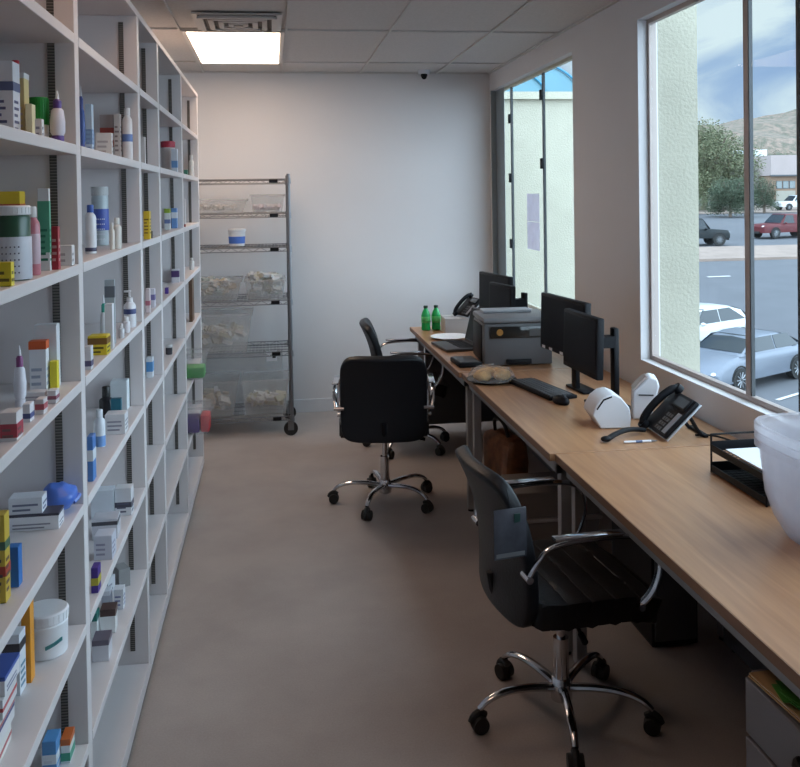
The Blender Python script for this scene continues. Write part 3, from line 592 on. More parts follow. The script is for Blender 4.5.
rbin('cloudy bin on the lowest rack shelf, next to the shelving', -.72, -.265, .137, .255, [TN, WH], .17, 26, .09)
rbin('cloudy bin on the lowest rack shelf, next to the right post', -.235, .10, .137, .255, [WH, (.5, .44, .3)], .15, 26, .09)
rbin('wide shallow cloudy bin on the second rack shelf from the top', -.70, -.18, 1.586, .10, [(.55, .52, .48)], .07, 36, .06)
rbin('shallow clear bin with pinkish packets on the second rack shelf from the top', -.15, .09, 1.586, .13, [(.6, .5, .54), (.6, .6, .6)], .06, 40, .06)
t = thing('tub', 'small white tub with blue label alone on the third rack shelf', 'tub', (-.255, 6.62, 1.350))
MB().lathe([(.050, 0), (.054, .003), (.060, .10), (.056, .105)], 26).build('tub_body', cmat((.7, .7, .72)), t)
MB().lathe([(.062, .104), (.064, .107), (.064, .122), (.058, .126)], 26).build('lid', cmat((.74, .74, .76)), t)
MB().lathe([(.0555, .02), (.0575, .0205), (.0605, .07), (.0585, .0705)], 26).build('printed_label', cmat((.06, .15, .5)), t)
# folded clear lid with a small label leaning between shelves
t = MB().box(-.58, .06, 6.86, 6.866, .142, .54).build('plastic_sheet', M_milky2, smooth=False)
tag(t, 'large cloudy plastic sheet standing behind the lowest rack bins', 'plastic sheet')
MB().box(-.06, .02, 6.857, 6.8595, .46, .54).build('paper_label', M_paper, t, smooth=False)
MB().box(-.015, .01, 6.8555, 6.8568, .485, .51).build('printed_mark', M_black, t, smooth=False)

# ---------------------------------------------------------------- desks
def desk(label, y0, y1, x0, x1=1.74, panel=False, leg_near=True, leg_far=True):
    o = thing('desk', label, 'desk', ((x0+x1)/2, (y0+y1)/2, 0)); hw = (x1-x0)/2; hd = (y1-y0)/2
    top = MB().box(-hw+.003, hw, -hd+.002, hd-.002, .728, .755, bev=.0015).build('desk_top', M_desk, o, smooth=False)
    MB().box(-hw, -hw+.003, -hd+.002, hd-.002, .728, .7548).build('edge_band', M_edge, top, smooth=False)
    fr = MB().box(-hw+.035, -hw+.055, -hd+.02, hd-.02, .675, .727).box(hw-.05, hw-.03, -hd+.02, hd-.02, .675, .727)
    fr.box(-hw+.035, hw-.03, -hd+.02, -hd+.04, .675, .727).box(-hw+.035, hw-.03, hd-.04, hd-.02, .675, .727)
    fr.build('apron', M_legm, o, smooth=False, bevel=.001)
    for sx in (-1, 1):
        for sy, on_ in ((-1, leg_near), (1, leg_far)):
            if not on_: continue
            x = -hw+.07 if sx < 0 else hw-.07; y = sy*(hd-.045)
            l = MB().box(x-.02, x+.02, y-.02, y+.02, .012, .727, bev=.003).build('leg', M_legm, o, smooth=False)
            MB().cyl((x, y, 0), (x, y, .013), .018, n=16).build('foot', M_black, l)
    if panel:
        MB().box(hw-.14, hw-.12, -hd+.08, hd-.08, .06, .70).build('modesty_panel', M_greyd, o, smooth=False)
        if y1 > 6: MB().box(-hw+.10, hw-.145, hd-.055, hd-.04, .06, .70).build('end_panel', M_greyd, o, smooth=False)
    return o
desk('oak desk at the far end carrying green bottles and grey printer', 4.67, 6.37, .965, panel=True)
desk('oak desk between the printer and the seam by the white label printer', 3.14, 4.665, .98)
d = desk('longest near oak desk with the black phone and letter tray', .9, 3.135, 1.00, panel=True)

# ---------------------------------------------------------------- office chairs
def make_chair():
    o = thing('office_chair', '', 'chair')
    # base
    hub = MB().lathe([(.024, .055), (.034, .06), (.036, .10), (.030, .125), (.026, .13)], 20).build('hub', M_chrome, o)
    for k in range(5):
        a = 2*PI*k/5 + PI*.5
        ca_, sa_ = math.cos(a), math.sin(a)
        def P(r, z): return (r*ca_, r*sa_, z)
        b_ = MB().tube([P(.02, .098), P(.10, .112), P(.19, .115), P(.255, .098), P(.285, .072)], [.0175, .011], 10, 2, flat=.8)
        leg = b_.build('base_leg', M_chrome, o)
        tx, ty = -sa_, ca_
        rx, ry = .285*ca_, .285*sa_
        w_ = MB()
        for s_ in (-1, 1):
            w_.cyl((rx+tx*.004*s_, ry+ty*.004*s_, .0275), (rx+tx*.024*s_, ry+ty*.024*s_, .0275), .0275, .0255, n=20)
        w_.tube([(rx-.02*ca_, ry-.02*sa_, .05), (rx, ry, .063), (rx+.02*ca_, ry+.02*sa_, .052), (rx+.027*ca_, ry+.027*sa_, .035)], .012, 8, 1)
        w_.build('caster', M_rubber, leg)
    MB().cyl((0, 0, .12), (0, 0, .26), .025, n=20).cyl((0, 0, .24), (0, 0, .385), .014, n=16).build('gas_column', M_chrome, o)
    MB().box(-.10, .10, -.13, .11, .375, .40, bev=.006).build('seat_mechanism', M_black, o)
    MB().tube([(.06, 0, .385), (.14, -.01, .375), (.19, -.015, .36)], .006, 8, 1).cyl((.19, -.015, .36), (.225, -.017, .352), .010, n=12).build('height_lever', M_black, o)
    # seat cushion
    def pad(fn, nu, nv, th, name, m, lv=1):
        b = MB(); bm = b.bm
        V = [[bm.verts.new(fn(i/nu, j/nv)) for j in range(nv+1)] for i in range(nu+1)]
        for i in range(nu):
            for j in range(nv): bm.faces.new((V[i][j], V[i+1][j], V[i+1][j+1], V[i][j+1]))
        q = b.build(name, m, o)
        so = q.modifiers.new('solid', 'SOLIDIFY'); so.thickness = th; so.offset = 0
        bv = q.modifiers.new('bevel', 'BEVEL'); bv.width = th*.36; bv.segments = 3; bv.limit_method = 'ANGLE'; bv.angle_limit = math.radians(50)
        return q
    def rounded(s_, t_, w, l, rc):
        # maps the unit square to a rounded rectangle w x l
        x = (s_-.5)*w; y = (t_-.5)*l
        ax, ay = abs(x)/(w/2), abs(y)/(l/2)
        k = max(ax, ay)
        if k > 1e-6:
            n_ = 7
            f = (ax**n_ + ay**n_)**(1/n_)/k
            x /= f; y /= f
        return x, y
    def seat(s_, t_):
        x, y = rounded(s_, t_, .49, .43, .05)
        y += .03
        z = .445 + .012*math.cos(x*6)*0 - .03*max(0, (y-.10)/.13)**2 + .01*max(0, (-y-.10)/.10)**2
        z -= .006*(math.cos(y*2*PI/.075) > .93)
        return (x, y, z)
    pad(seat, 18, 40, .075, 'seat', M_leather)
    def back(s_, t_):
        x, h = rounded(s_, t_, .455, .485, .05)
        zz = h + .2425
        y = -.215 - .085*(zz/.5) - .035*math.sin(zz/.5*PI) * -1 - .03*max(0, zz/.5-.7)**1.5*2
        y += .035*(abs(x)/.23)**2
        return (x, y, .392+zz*.965)
    pad(back, 18, 30, .045, 'backrest', M_leather)
    MB().box(-.035, .035, -.20, -.06, .385, .400, bev=.003).tube([(0, -.10, .395), (0, -.19, .395), (0, -.225, .43), (0, -.235, .50)], .016, 10, 1).build('back_bracket', M_black, o)
    for s_ in (-1, 1):
        X = s_*.262
        a_ = MB().tube([(X-s_*.01, -.205, .575), (X, -.18, .625), (X, -.145, .665), (X, -.05, .675), (X, .10, .678), (X, .19, .655), (X, .215, .58), (X, .19, .50), (X-s_*.012, .15, .455)], .0125, 10, 2, flat=.62)
        ar = a_.build('armrest', M_chrome, o)
        MB().cyl((X-s_*.045, .15, .455), (X+s_*.006, .15, .455), .011, n=12).build('arm_bolt', M_chrome, ar)
        MB().cyl((X-s_*.05, -.205, .575), (X+s_*.004, -.205, .575), .011, n=12).build('arm_bolt', M_chrome, ar)
        MB().box(X-.017, X+.017, -.13, .09, .684, .694, bev=.004).build('arm_pad', M_chrome, ar)
    return o
ch = make_chair()
ch.location = (.905, 2.83, 0)
def place(o, loc, rz, base_deg, label):
    o.location = loc; o.rotation_euler.z = rz; o['label'] = label; o['group'] = 'black office chairs'
    for k_ in o.children:
        if k_.name.split('.')[0] == 'base_leg': k_.rotation_euler.z = math.radians(base_deg) - rz
ch2 = copy_tree(ch); ch3 = copy_tree(ch)
place(ch, (.905, 2.80, 0), -PI/2+math.radians(5), 43.8-90, 'black office chair with a plastic tag hanging on its back, nearest')
place(ch2, (.595, 4.925, 0), math.radians(-7), 27-90, 'black office chair showing its back squarely, in the middle of the aisle')
place(ch3, (.885, 5.98, 0), -PI/2+math.radians(-4), 20-90, 'black office chair seen side on behind the middle chair, by the back wall')
# the tag on the near chair
tg = MB().box(-.052, .052, -.0015, .0015, -.145, 0, bev=.001).build('hanging_tag', mat('tag_plastic', (.05, .05, .06), .25, vary=.35, vscale=14), ch)
tg['label'] = 'grey glossy plastic tag'
tg.location = (-.262+.52, -.262, .79)
tg.rotation_euler.z = PI/2+.1
MB().box(.012, .032, -.004, -.0018, -.042, -.016, bev=.001).build('green_sticker', cmat((.005, .03, .025)), tg, smooth=False)
MB().box(-.045, .045, -.0024, -.0017, -.140, -.128).build('printed_line', M_grey, tg, smooth=False)
MB().tube([(0, 0, -.003), (-.002, .004, .03), (0, .02, .05)], .0015, 6).build('tag_string', M_black, tg)

# ---------------------------------------------------------------- things on the desks
ZD = .7553
def bottle_green(label, x, y):
    o = thing('soda_bottle', label, 'bottle', (x, y, ZD), 0, 'green soda bottles')
    gm = MATS.get('green_pet') or mat('green_pet', (.02, .55, .13), .12, trans=.3, coat=.3)
    r = .032
    MB().lathe([(.022, 0), (r*.95, .004), (r, .012), (r*.94, .05), (r, .075), (r, .105), (r*.8, .128), (.013, .152), (.012, .158)], 24).build('bottle_body', gm, o)
    MB().lathe([(.0145, .156), (.0155, .158), (.0155, .172), (.013, .174)], 16).build('cap', mat('dark_green_cap', (.01, .04, .02), .4), o)
    MB().lathe([(r*1.0, .055), (r*1.015, .056), (r*1.02, .098), (r*1.005, .099)], 24).build('label_wrap', mat('green_label', (.10, .50, .14), .4, vary=.3, vscale=60), o)
bottle_green('green soda bottle, the left one, at the far end of the desk', 1.05, 6.18)
bottle_green('green soda bottle, the right one, at the far end of the desk', 1.125, 6.19)
pl = MB().lathe([(.07, 0), (.075, .001), (.10, .008), (.128, .014), (.129, .016), (.10, .0105), (.07, .004), (.0, .0035)], 40).build('paper_plate', mat('plate_white', (.85, .85, .85), .5), None, loc=(1.145, 5.80, ZD))
tag(pl, 'round white paper plate on the far desk beside the green bottles', 'plate')
# laptop, seen side on: base and raised lid
lp = thing('laptop', 'open black laptop seen from its side behind the printer', 'laptop', (1.115, 5.45, ZD), -PI/2+.12)
MB().box(-.16, .16, -.115, .115, 0, .018, bev=.004).build('base', M_greyd, lp)
kb = MB()
for i in range(12):
    for j in range(4): kb.box(-.14+i*.0235, -.14+i*.0235+.019, -.02+j*.026, -.02+j*.026+.021, .018, .020)
kb.build('keyboard', M_black, lp, smooth=False)
R_ = Matrix.Rotation(math.radians(-14), 3, 'X')
ld = MB().box(-.16, .16, .108, .118, .018, .235, bev=.003, rot=R_, at=(0, .113, .02)).build('lid', mat('laptop_grey', (.05, .052, .062), .4), lp)
MB().box(-.148, .148, .1065, .1075, .03, .225, rot=R_, at=(0, .113, .02)).build('screen', M_screen, ld, smooth=False)
# desk phone behind the laptop
def phone(label, loc, rz, sc=1.):
    o = thing('desk_phone', label, 'phone', loc, rz)
    th = math.radians(44)
    Rm = Matrix.Rotation(th, 3, 'X')
    def bx(m, x0, x1, y0, y1, z0, z1, bev=0): m.box(x0*sc, x1*sc, y0*sc, y1*sc, z0*sc, z1*sc, bev=bev, rot=Rm, at=(0, -.10*sc, .0)); return m
    bx(MB(), -.13, .13, -.10, .12, .012, .034, .006).build('phone_body', M_black, o)
    bx(MB(), -.132, .132, -.102, .122, .002, .0115, .003).build('silver_underside', mat('phone_silver', (.50, .53, .58), .35), o)
    s_ = bx(MB(), -.02, .115, .045, .112, .034, .045, .004).build('display_bezel', M_black, o)
    bx(MB(), -.01, .105, .055, .10, .0455, .0462).build('display', mat('phone_display', (.09, .10, .11), .2), s_, smooth=False)
    k_ = MB()
    for i in range(4):
        for j in range(3): bx(k_, .0+.024*j, .018+.024*j, -.085+.026*i, -.068+.026*i, .034, .038)
    k_.build('number_keys', mat('phone_keys', (.06, .06, .065), .5), o, smooth=False)
    k2 = MB(); bx(k2, .082, .118, -.085, .03, .034, .037); k2.build('side_keys', mat('phone_side_keys', (.22, .22, .24), .5), o, smooth=False)
    hs = MB()
    pts = [Rm @ (Vector((-.088, y, z))*sc - Vector((0, -.10*sc, 0))) + Vector((0, -.10*sc, 0)) for y, z in ((-.105, .045), (-.09, .062), (-.05, .072), (.01, .076), (.07, .072), (.11, .062), (.128, .045))]
    hs.tube(pts, .019*sc, 12, 2, flat=.8)
    for e in (0, -1):
        p = pts[e]; q_ = pts[1] if e == 0 else pts[-2]
        nrm = Rm @ Vector((0, 0, 1))
        hs.cyl(p+nrm*.012*sc, p-nrm*.018*sc, .024*sc, .026*sc, 18)
    hs.build('handset', M_black, o)
    top = Rm @ (Vector((0, .10, .0))*sc - Vector((0, -.10*sc, 0))) + Vector((0, -.10*sc, 0))
    st = MB()
    for s2 in (-.07, .07): st.tube([(s2*sc, top.y-.03*sc, top.z-.025*sc), (s2*sc, top.y+.03*sc, .008), (s2*sc, top.y+.055*sc, .006)], .009*sc, 8, 1)
    st.box(-.09*sc, .09*sc, top.y+.04*sc, top.y+.062*sc, 0, .012, bev=.003)
    st.build('stand', M_black, o)
    return o
wb = thing('carton', 'white carton behind the green bottles carrying the far desk phone', 'box', (1.30, 6.06, ZD), -.05)
MB().box(-.15, .15, -.10, .10, 0, .105, bev=.003).build('box_body', mat('dull_white_card', (.48, .46, .45), .7), wb, smooth=False)
MB().box(-.148, .148, -.002, .002, .1052, .1062).build('tape_seam', M_grey, wb, smooth=False)
phone('black desk phone with raised handset standing on the far white carton', (1.35, 6.05, ZD+.1065), math.radians(-75), .72)
# small papers behind
pp = MB().prism([(0, 0), (.21, 0), (.20, .14), (.12, .16), (.0, .12)], 'x', -.004, .004).build('paper_packet', M_paper, None, smooth=False, loc=(1.60, 6.10, ZD), rz=-.1)
tag(pp, 'white paper packet standing by the wall behind the far desk phone', 'paper')
# small black box in front of the laptop
db = thing('black_case', 'small flat black case at the desk edge between laptop and pastry tray', 'case', (1.055, 4.90, ZD), .05)
MB().box(-.065, .065, -.11, .10, 0, .026, bev=.006).build('case_body', M_black, db)
MB().box(-.058, .058, -.10, .09, .026, .029, bev=.001).build('case_top', M_greyd, db)
# pastry tray
tr = thing('pastry_tray', 'round black tray of pastries under clear crumpled wrap', 'tray', (1.085, 4.43, ZD))
MB().lathe([(.095, 0), (.10, .001), (.125, .010), (.127, .012), (.10, .005), (0, .004)], 40).build('tray', M_black, tr)
pm = mat('pastry_crust', (.68, .40, .15), .7, vary=.25, vscale=30, bump=.4, bscale=60)
for k, (x, y) in enumerate(((-.052, -.02), (.045, -.03), (-.01, .052), (.06, .05))):
    m = MB().sphere((x, y, .032), .046, 1, 1, .62, 20, 12)
    for v in m.bm.verts: v.co += (v.co-Vector((x, y, .03))).normalized()*noise.noise(v.co*40)*.006
    m.build('pastry', pm, tr)
m = MB().lathe([(.118, .010), (.115, .035), (.098, .060), (.06, .072), (.002, .074)], 40)
for v in m.bm.verts: v.co += Vector((noise.noise(v.co*60)*.006, 0, noise.noise(v.co*45)*.022 if v.co.z > .03 else 0))
m.build('clear_wrap', M_wrap, tr)
# office printer
pr = thing('printer', 'large grey office printer on the far desk', 'printer', (1.335, 4.965, ZD), -.05)
MB().box(-.19, .19, -.18, .15, .004, .235, bev=.010).build('printer_body', M_grey, pr)
MB().box(-.195, .195, -.19, .155, .236, .268, bev=.012).build('scanner_lid', mat('printer_lid', (.19, .195, .205), .45), pr)
MB().box(-.16, .12, .0, .12, .2685, .285, bev=.008).build('output_cover', mat('printer_cover_light', (.36, .38, .41), .45), pr)
MB().box(-.155, .175, -.193, -.1805, .155, .218, bev=.002).build('front_recess', mat('printer_glossy', (.02, .018, .016), .08), pr)
MB().cyl((-.105, -.1935, .188), (-.105, -.1955, .188), .018, n=20).build('amber_reflection', mat('amber', (.40, .18, .03), .4), pr)  # orange reflection on the glossy recess, painted as a coloured disc
MB().box(.06, .15, -.1945, -.1932, .165, .205).build('control_panel', mat('printer_panel', (.08, .08, .08), .3), pr, smooth=False)
MB().box(-.07, .07, -.196, -.18, .012, .038, bev=.003).build('paper_tray_grip', M_black, pr)
MB().box(-.196, -.1905, -.12, .14, .02, .22, bev=.002).build('side_panel', M_black, pr)
for s2 in (-1, 1):
    for s3 in (-1, 1): MB().cyl((s2*.15, s3*.12, 0), (s2*.15, s3*.12, .006), .015, n=12).build('foot', M_black, pr)

def monitor(label, loc, rz, w, h, zc, tilt=0., stickers=False, base=True, stand_w=.05, yaw=0., small=False):
    # screen faces local -y
    o = thing('monitor', label, 'monitor', loc, rz)
    Rm = Matrix.Rotation(tilt, 3, 'X'); at = (0, -.06, zc)
    MB().box(-w/2, w/2, -.078, -.045, zc-h/2, zc+h/2, bev=.006, rot=Rm, at=at).build('monitor_housing', M_black, o)
    MB().box(-w/2+.014, w/2-.014, -.0792, -.0783, zc-h/2+.022, zc+h/2-.014, rot=Rm, at=at).build('screen', M_screen, o, smooth=False)
    rh = .05 if small else .08
    MB().box(-rh, rh, -.046, -.022, zc-rh, zc+rh, bev=.008, rot=Rm, at=at).build('rear_housing', M_black, o)
    if stickers:
        for k, fx in enumerate((-.44, -.27, -.02)):
            MB().box(w*fx, w*fx+.035, -.0795, -.0785, zc-h/2+.004, zc-h/2+.017, rot=Rm, at=at).build('white_sticker', M_paper, o, smooth=False)
    MB().box(-stand_w/2, stand_w/2, (.075 if small else -.018), (.10 if small else .006), .012, zc+.06, bev=.005).build('stand_column', M_black, o)
    MB().box(-.03, .03, -.024, .077 if small else -.017, zc-.025, zc+.025).build('mount', M_black, o, smooth=False)
    if base: MB().box(-.10, .10, -.02 if small else -.015, .13 if small else .07, 0, .012, bev=.005).build('stand_base', M_black, o)
    return o
# monitors at the middle desk
rd = math.radians
monitor('black monitor with three white stickers on its lower edge, beside the keyboard', (1.43, 4.13, ZD), rd(-84), .50, .275, .31, -.03, True)
monitor('black monitor overlapping the stickered one, nearest the white label printer', (1.405, 3.80, ZD), rd(-87), .38, .26, .285, -.03, stand_w=.045, small=True)
# monitors at the far desk behind the printer
monitor('black monitor standing behind the grey printer, on the left', (1.475, 5.645, ZD), rd(-80), .47, .25, .305, -.02)
monitor('narrow looking black monitor just right of the one behind the grey printer', (1.43, 5.31, ZD), rd(-80), .32, .24, .28, -.02, small=True)
# keyboard + mouse
kb = thing('keyboard', 'black keyboard in front of the stickered monitor', 'keyboard', (1.265, 4.16, ZD), -1.38)
MB().box(-.21, .21, -.072, .072, 0, .016, bev=.004).build('keyboard_body', M_black, kb)
m = MB()
for i in range(20):
    for j in range(5): m.box(-.2+i*.02, -.2+i*.02+.016, -.058+j*.022, -.058+j*.022+.018, .016, .021)
m.build('keys', M_greyd, kb, smooth=False)
ms = thing('mouse', 'black mouse at the near end of the keyboard', 'mouse', (1.27, 3.885, ZD), .3)
m = MB().sphere((0, 0, .012), .034, .9, 1.5, .75, 20, 12)
for v in m.bm.verts: v.co.z = max(v.co.z, .0)
m.build('mouse_body', M_black, ms)
MB().cyl((-.004, -.028, .035), (.004, -.028, .035), .007, n=12).build('scroll_wheel', M_greyd, ms)
# label printer (two white rounded bodies)
lp2 = thing('label_printer', 'white rounded label printer with a slot on the oak desk', 'label printer', (1.345, 3.50, ZD), -.10)
k_ = .70
prof = [(-.075, .0), (.095, .0), (.100, .055), (.092, .10), (.045, .150), (.0, .168), (-.045, .160), (-.085, .135), (-.115, .09), (-.122, .065)]
MB().prism([(a*k_, b_*.82) for a, b_ in prof], 'y', -.075, .075).build('printer_shell', M_white, lp2, bevel=.005)
MB().prism([(a*k_, b_*.82) for a, b_ in [(-.100, .098), (-.06, .146), (-.01, .160), (-.01, .153), (-.055, .139), (-.094, .093)]], 'y', -.0768, -.0755).build('side_slot', M_black, lp2, smooth=False)
lp3 = thing('label_printer', 'smaller white tilted label holder behind the rounded label printer', 'label printer', (1.52, 3.585, ZD), -.30)
MB().prism([(-.04, 0), (.035, 0), (.070, .14), (.062, .170), (.03, .180), (-.035, .115)], 'y', -.05, .05).build('holder_shell', M_white, lp3, bevel=.008)
MB().box(-.015, .045, -.052, -.0505, .10, .106).build('slot', M_greyd, lp3, smooth=False)
MB().prism([(-.034, .118), (.020, .172), (.016, .178), (-.038, .124)], 'y', -.04, .04).build('paper_roll_window', mat('beige_window', (.45, .36, .32), .4), lp3, smooth=False)
# near phone
phone('black desk phone with silver underside on the near oak desk', (1.555, 3.31, ZD), math.radians(-93), .84)
# spare handset and pen
hs = MB().tube([(1.24, 3.245, ZD+.012), (1.28, 3.27, ZD+.022), (1.335, 3.30, ZD+.028), (1.385, 3.325, ZD+.022), (1.425, 3.335, ZD+.014)], .013, 10, 1, flat=.7)
hs = hs.build('curved_handset', M_black); tag(hs, 'curved black plastic handset lying in front of the near phone', 'handset')
MB().sphere((1.235, 3.245, ZD+.013), .016, 1.3, 1, .7).build('earpiece', M_black, hs)
pn = thing('pen', 'white and grey pen lying on the desk beside the near phone', 'pen', (1.36, 3.215, ZD+.005), math.radians(-2))
MB().cyl((-.065, 0, 0), (.04, 0, 0), .0048, n=12).build('barrel', M_paper, pn)
MB().cyl((.04, 0, 0), (.065, 0, 0), .0045, .0012, n=12).build('tip', M_grey, pn)
MB().cyl((-.02, 0, 0), (.005, 0, 0), .0052, n=12).build('grip', mat('pen_blue', (.1, .14, .25), .4), pn)
# cables behind the label printer
cb = MB().tube([(1.60, 3.60, ZD+.008), (1.63, 3.62, ZD+.03), (1.66, 3.56, ZD+.05), (1.70, 3.56, ZD+.03), (1.68, 3.64, ZD+.012), (1.64, 3.60, ZD+.03), (1.64, 3.54, ZD+.008)], .007, 8, 2).build('cable', M_black)
tag(cb, 'bunched black cable on the desk behind the label printer', 'cable')
cb = MB().tube([(1.56, 3.50, ZD+.012), (1.60, 3.485, ZD+.02), (1.63, 3.50, ZD+.014), (1.61, 3.53, ZD+.011)], .010, 8, 2).build('adapter_cable', M_paper)
tag(cb, 'short white adapter cable beside the near phone', 'cable')
cb = MB().tube([(1.60, 3.26, ZD+.005), (1.66, 3.22, ZD+.012), (1.70, 3.12, ZD+.005), (1.71, 3.0, ZD+.006), (1.715, 2.9, ZD+.005)], .004, 8, 2).build('cable', M_black)
tag(cb, 'thin black cable running from the near phone along the wall', 'cable')
# letter tray
lt = thing('letter_tray', 'black wire mesh letter tray with two tiers by the window wall', 'letter tray', (1.585, 2.66, ZD))
def wires(m, z, x0, x1, y0, y1):
    for k in range(13): m.cyl((x0+(x1-x0)*k/12, y0, z), (x0+(x1-x0)*k/12, y1, z), .0013, n=5)
    for k in range(15): m.cyl((x0, y0+(y1-y0)*k/14, z+.001), (x1, y0+(y1-y0)*k/14, z+.001), .0013, n=5)
for z, nm in ((.006, 'lower_tier'), (.075, 'upper_tier')):
    m = MB(); wires(m, z, -.14, .14, -.17, .17)
    m.tube([(-.14, -.17, z), (.14, -.17, z), (.14, .17, z), (-.14, .17, z), (-.14, -.17, z)], .003, 6)
    m.box(-.138, .138, -.168, .168, z-.0012, z) if nm == 'lower_tier' else None
    m.box(-.141, -.138, -.17, .17, z, z+.02).box(-.14, .14, .168, .171, z, z+.03).box(.138, .141, -.17, .17, z, z+.03)
    m.build(nm, M_black, lt, smooth=False)
for s2 in (-1, 1):
    for s3 in (-1, 1): MB().cyl((s2*.14, s3*.17, 0), (s2*.14, s3*.17, .13), .0035, n=8).build('corner_wire', M_black, lt)
MB().tube([(-.14, .17, .128), (.14, .17, .128), (.14, -.17, .128)], .0035, 6).build('top_rail', M_black, lt)
pg = MB().box(1.585-.105, 1.585+.125, 2.66-.15, 2.66+.14, ZD+.079, ZD+.085).build('paper_stack', M_paper, None, smooth=False)
tag(pg, 'white paper lying in the upper tier of the letter tray', 'paper')
# stacked frosted containers
def frosted(label, loc, n, r, h, step, rz=0.):
    o = thing('container_stack', label, 'container', loc, rz)
    # one nested square-round tub
    def shell(m, z):
        K = 48
        def rg(rr, zz): return [m.bm.verts.new((rr*(abs(math.cos(a))**.6)*math.copysign(1, math.cos(a)), rr*(abs(math.sin(a))**.6)*math.copysign(1, math.sin(a)), zz)) for a in [2*PI*k/K for k in range(K)]]
        rs = [rg(r*q, z+h*zz) for q, zz in ((.60, 0), (.64, .02), (.80, .22), (.90, .45), (.95, .80), (.96, .90), (1.02, .92), (1.02, .985), (1.0, 1), (.94, .985), (.93, .80), (.88, .45), (.78, .22), (.62, .035))]
        for A, B in zip(rs, rs[1:]):
            for i in range(K): m.bm.faces.new((A[i], A[(i+1) % K], B[(i+1) % K], B[i]))
        m.bm.faces.new(rs[0]); m.bm.faces.new(rs[-1])
    for k in range(n):
        m = MB(); shell(m, k*step); m.build('tub', M_milky, o)
    return o
frosted('nested stack of large frosted plastic tubs at the right frame edge on the desk', (1.485, 2.19, ZD), 3, .188, .265, .022, 0.)

# ---------------------------------------------------------------- under the desks
cbn = thing('drawer_cabinet', 'grey metal drawer cabinet under the near desk', 'cabinet', (1.32, 1.62, 0))
MB().box(-.26, .26, -.28, .28, .02, .61, bev=.004).build('cabinet_body', mat('cabinet_grey', (.17, .165, .18), .5), cbn, smooth=False)
for k, (z0, z1) in enumerate(((.475, .60), (.335, .465), (.035, .325))):
    dr = MB().box(-.278, -.261, -.272, .272, z0, z1, bev=.003).build('drawer', MATS['cabinet_grey'], cbn, smooth=False)
    zc = (z0+z1)/2
    MB().tube([(-.279, -.06, zc), (-.295, -.05, zc), (-.298, 0, zc), (-.295, .05, zc), (-.279, .06, zc)], .009, 8, 2, flat=1.4).build('handle', M_black, dr)
for s2 in (-1, 1):
    for s3 in (-1, 1): MB().cyl((s2*.2, s3*.22, 0), (s2*.2, s3*.22, .021), .018, n=12).build('foot', M_black, cbn)
fo = thing('folder', 'tan folder lying on top of the drawer cabinet', 'folder', (1.20, 1.68, .611), .06)
MB().box(-.15, .15, -.22, .20, 0, .003).box(-.148, .15, -.218, .2, .006, .009).build('cover', mat('manila', (.42, .26, .12), .7), fo, smooth=False)
MB().box(-.146, .148, -.215, .195, .003, .006).build('pages', M_paper, fo, smooth=False)
gp = MB(); random.seed(3)
for k in range(36):
    a = random.uniform(-.5, .5); x0 = random.uniform(-.1, .1); y0 = random.uniform(-.16, .12)
    gp.box(x0-.012, x0+.012, y0-.035, y0+.035, .004+k*.0008, .0052+k*.0008, rot=Matrix.Rotation(a, 3, 'Z') @ Matrix.Rotation(random.uniform(-.15, .15), 3, 'Y'))
gp = gp.build('green_wrapper', mat('leaf_green', (.05, .22, .03), .5, vary=.3, vscale=20), None, smooth=False, loc=(1.15, 1.68, .622))
tag(gp, 'crumpled green wrapper lying on the tan folder', 'wrapper')
# leather bag under the second desk
bg = thing('leather_bag', 'orange brown leather bag under the desk beside the leg', 'bag', (1.20, 4.60, 0), .2)
lm = mat('brown_leather', (.20, .075, .03), .45, vary=.5, vscale=18, bump=.3, bscale=30)
m = MB().box(-.08, .08, -.14, .14, 0, .44, bev=.04)
bmesh.ops.subdivide_edges(m.bm, edges=m.bm.edges[:], cuts=3, use_grid_fill=True)
for v in m.bm.verts:
    v.co.x *= 1.15-.5*v.co.z/.44*.8; v.co += Vector((noise.noise(v.co*9)*.02, noise.noise(v.co*8+Vector((5, 0, 0)))*.02, 0)); v.co.z = max(0, v.co.z)
m.build('bag_body', lm, bg)
MB().tube([(-.02, -.08, .42), (-.04, -.06, .52), (-.04, .06, .52), (-.02, .08, .42)], .010, 8, 2).build('strap', mat('dark_strap', (.03, .018, .012), .5), bg)
MB().cyl((-.105, -.04, .22), (-.092, -.04, .22), .022, n=16).build('buckle', M_black, bg)
# grey two drawer box under the second desk
gb = thing('storage_box', 'grey box with a light rim under the desk behind the near chair', 'box', (1.30, 4.18, 0), 0)
gm_ = mat('box_taupe', (.16, .14, .13), .6)
MB().prism([(-.17, .0), (.17, .0), (.20, .17), (-.20, .17)], 'y', -.15, .15).build('lower_bin', gm_, gb, smooth=False, bevel=.004)
MB().box(-.21, .21, -.16, .16, .17, .19, bev=.004).build('rim', mat('box_rim', (.30, .28, .27), .5), gb, smooth=False)
MB().box(-.20, .20, -.15, .15, .19, .31, bev=.006).build('upper_box', gm_, gb, smooth=False)
# computer tower and red item
ct = thing('computer_tower', 'black computer tower under the near desk by the leg', 'computer', (1.46, 3.35, 0))
MB().box(-.09, .09, -.2, .2, .01, .40, bev=.006).build('case', M_black, ct, smooth=False)
MB().box(-.082, .082, -.205, -.2005, .03, .38, bev=.003).build('front_panel', M_greyd, ct, smooth=False)
for s2 in (-1, 1): MB().box(s2*.07-.012, s2*.07+.012, -.18, .18, 0, .011).build('foot', M_rubber, ct, smooth=False)
rb = MB().box(-.03, .03, -.05, .05, 0, .09, bev=.006).build('red_box', cmat((.30, .01, .02)), None, loc=(1.45, 3.32, .401))
tag(rb, 'small red box on the computer tower under the desk', 'box')
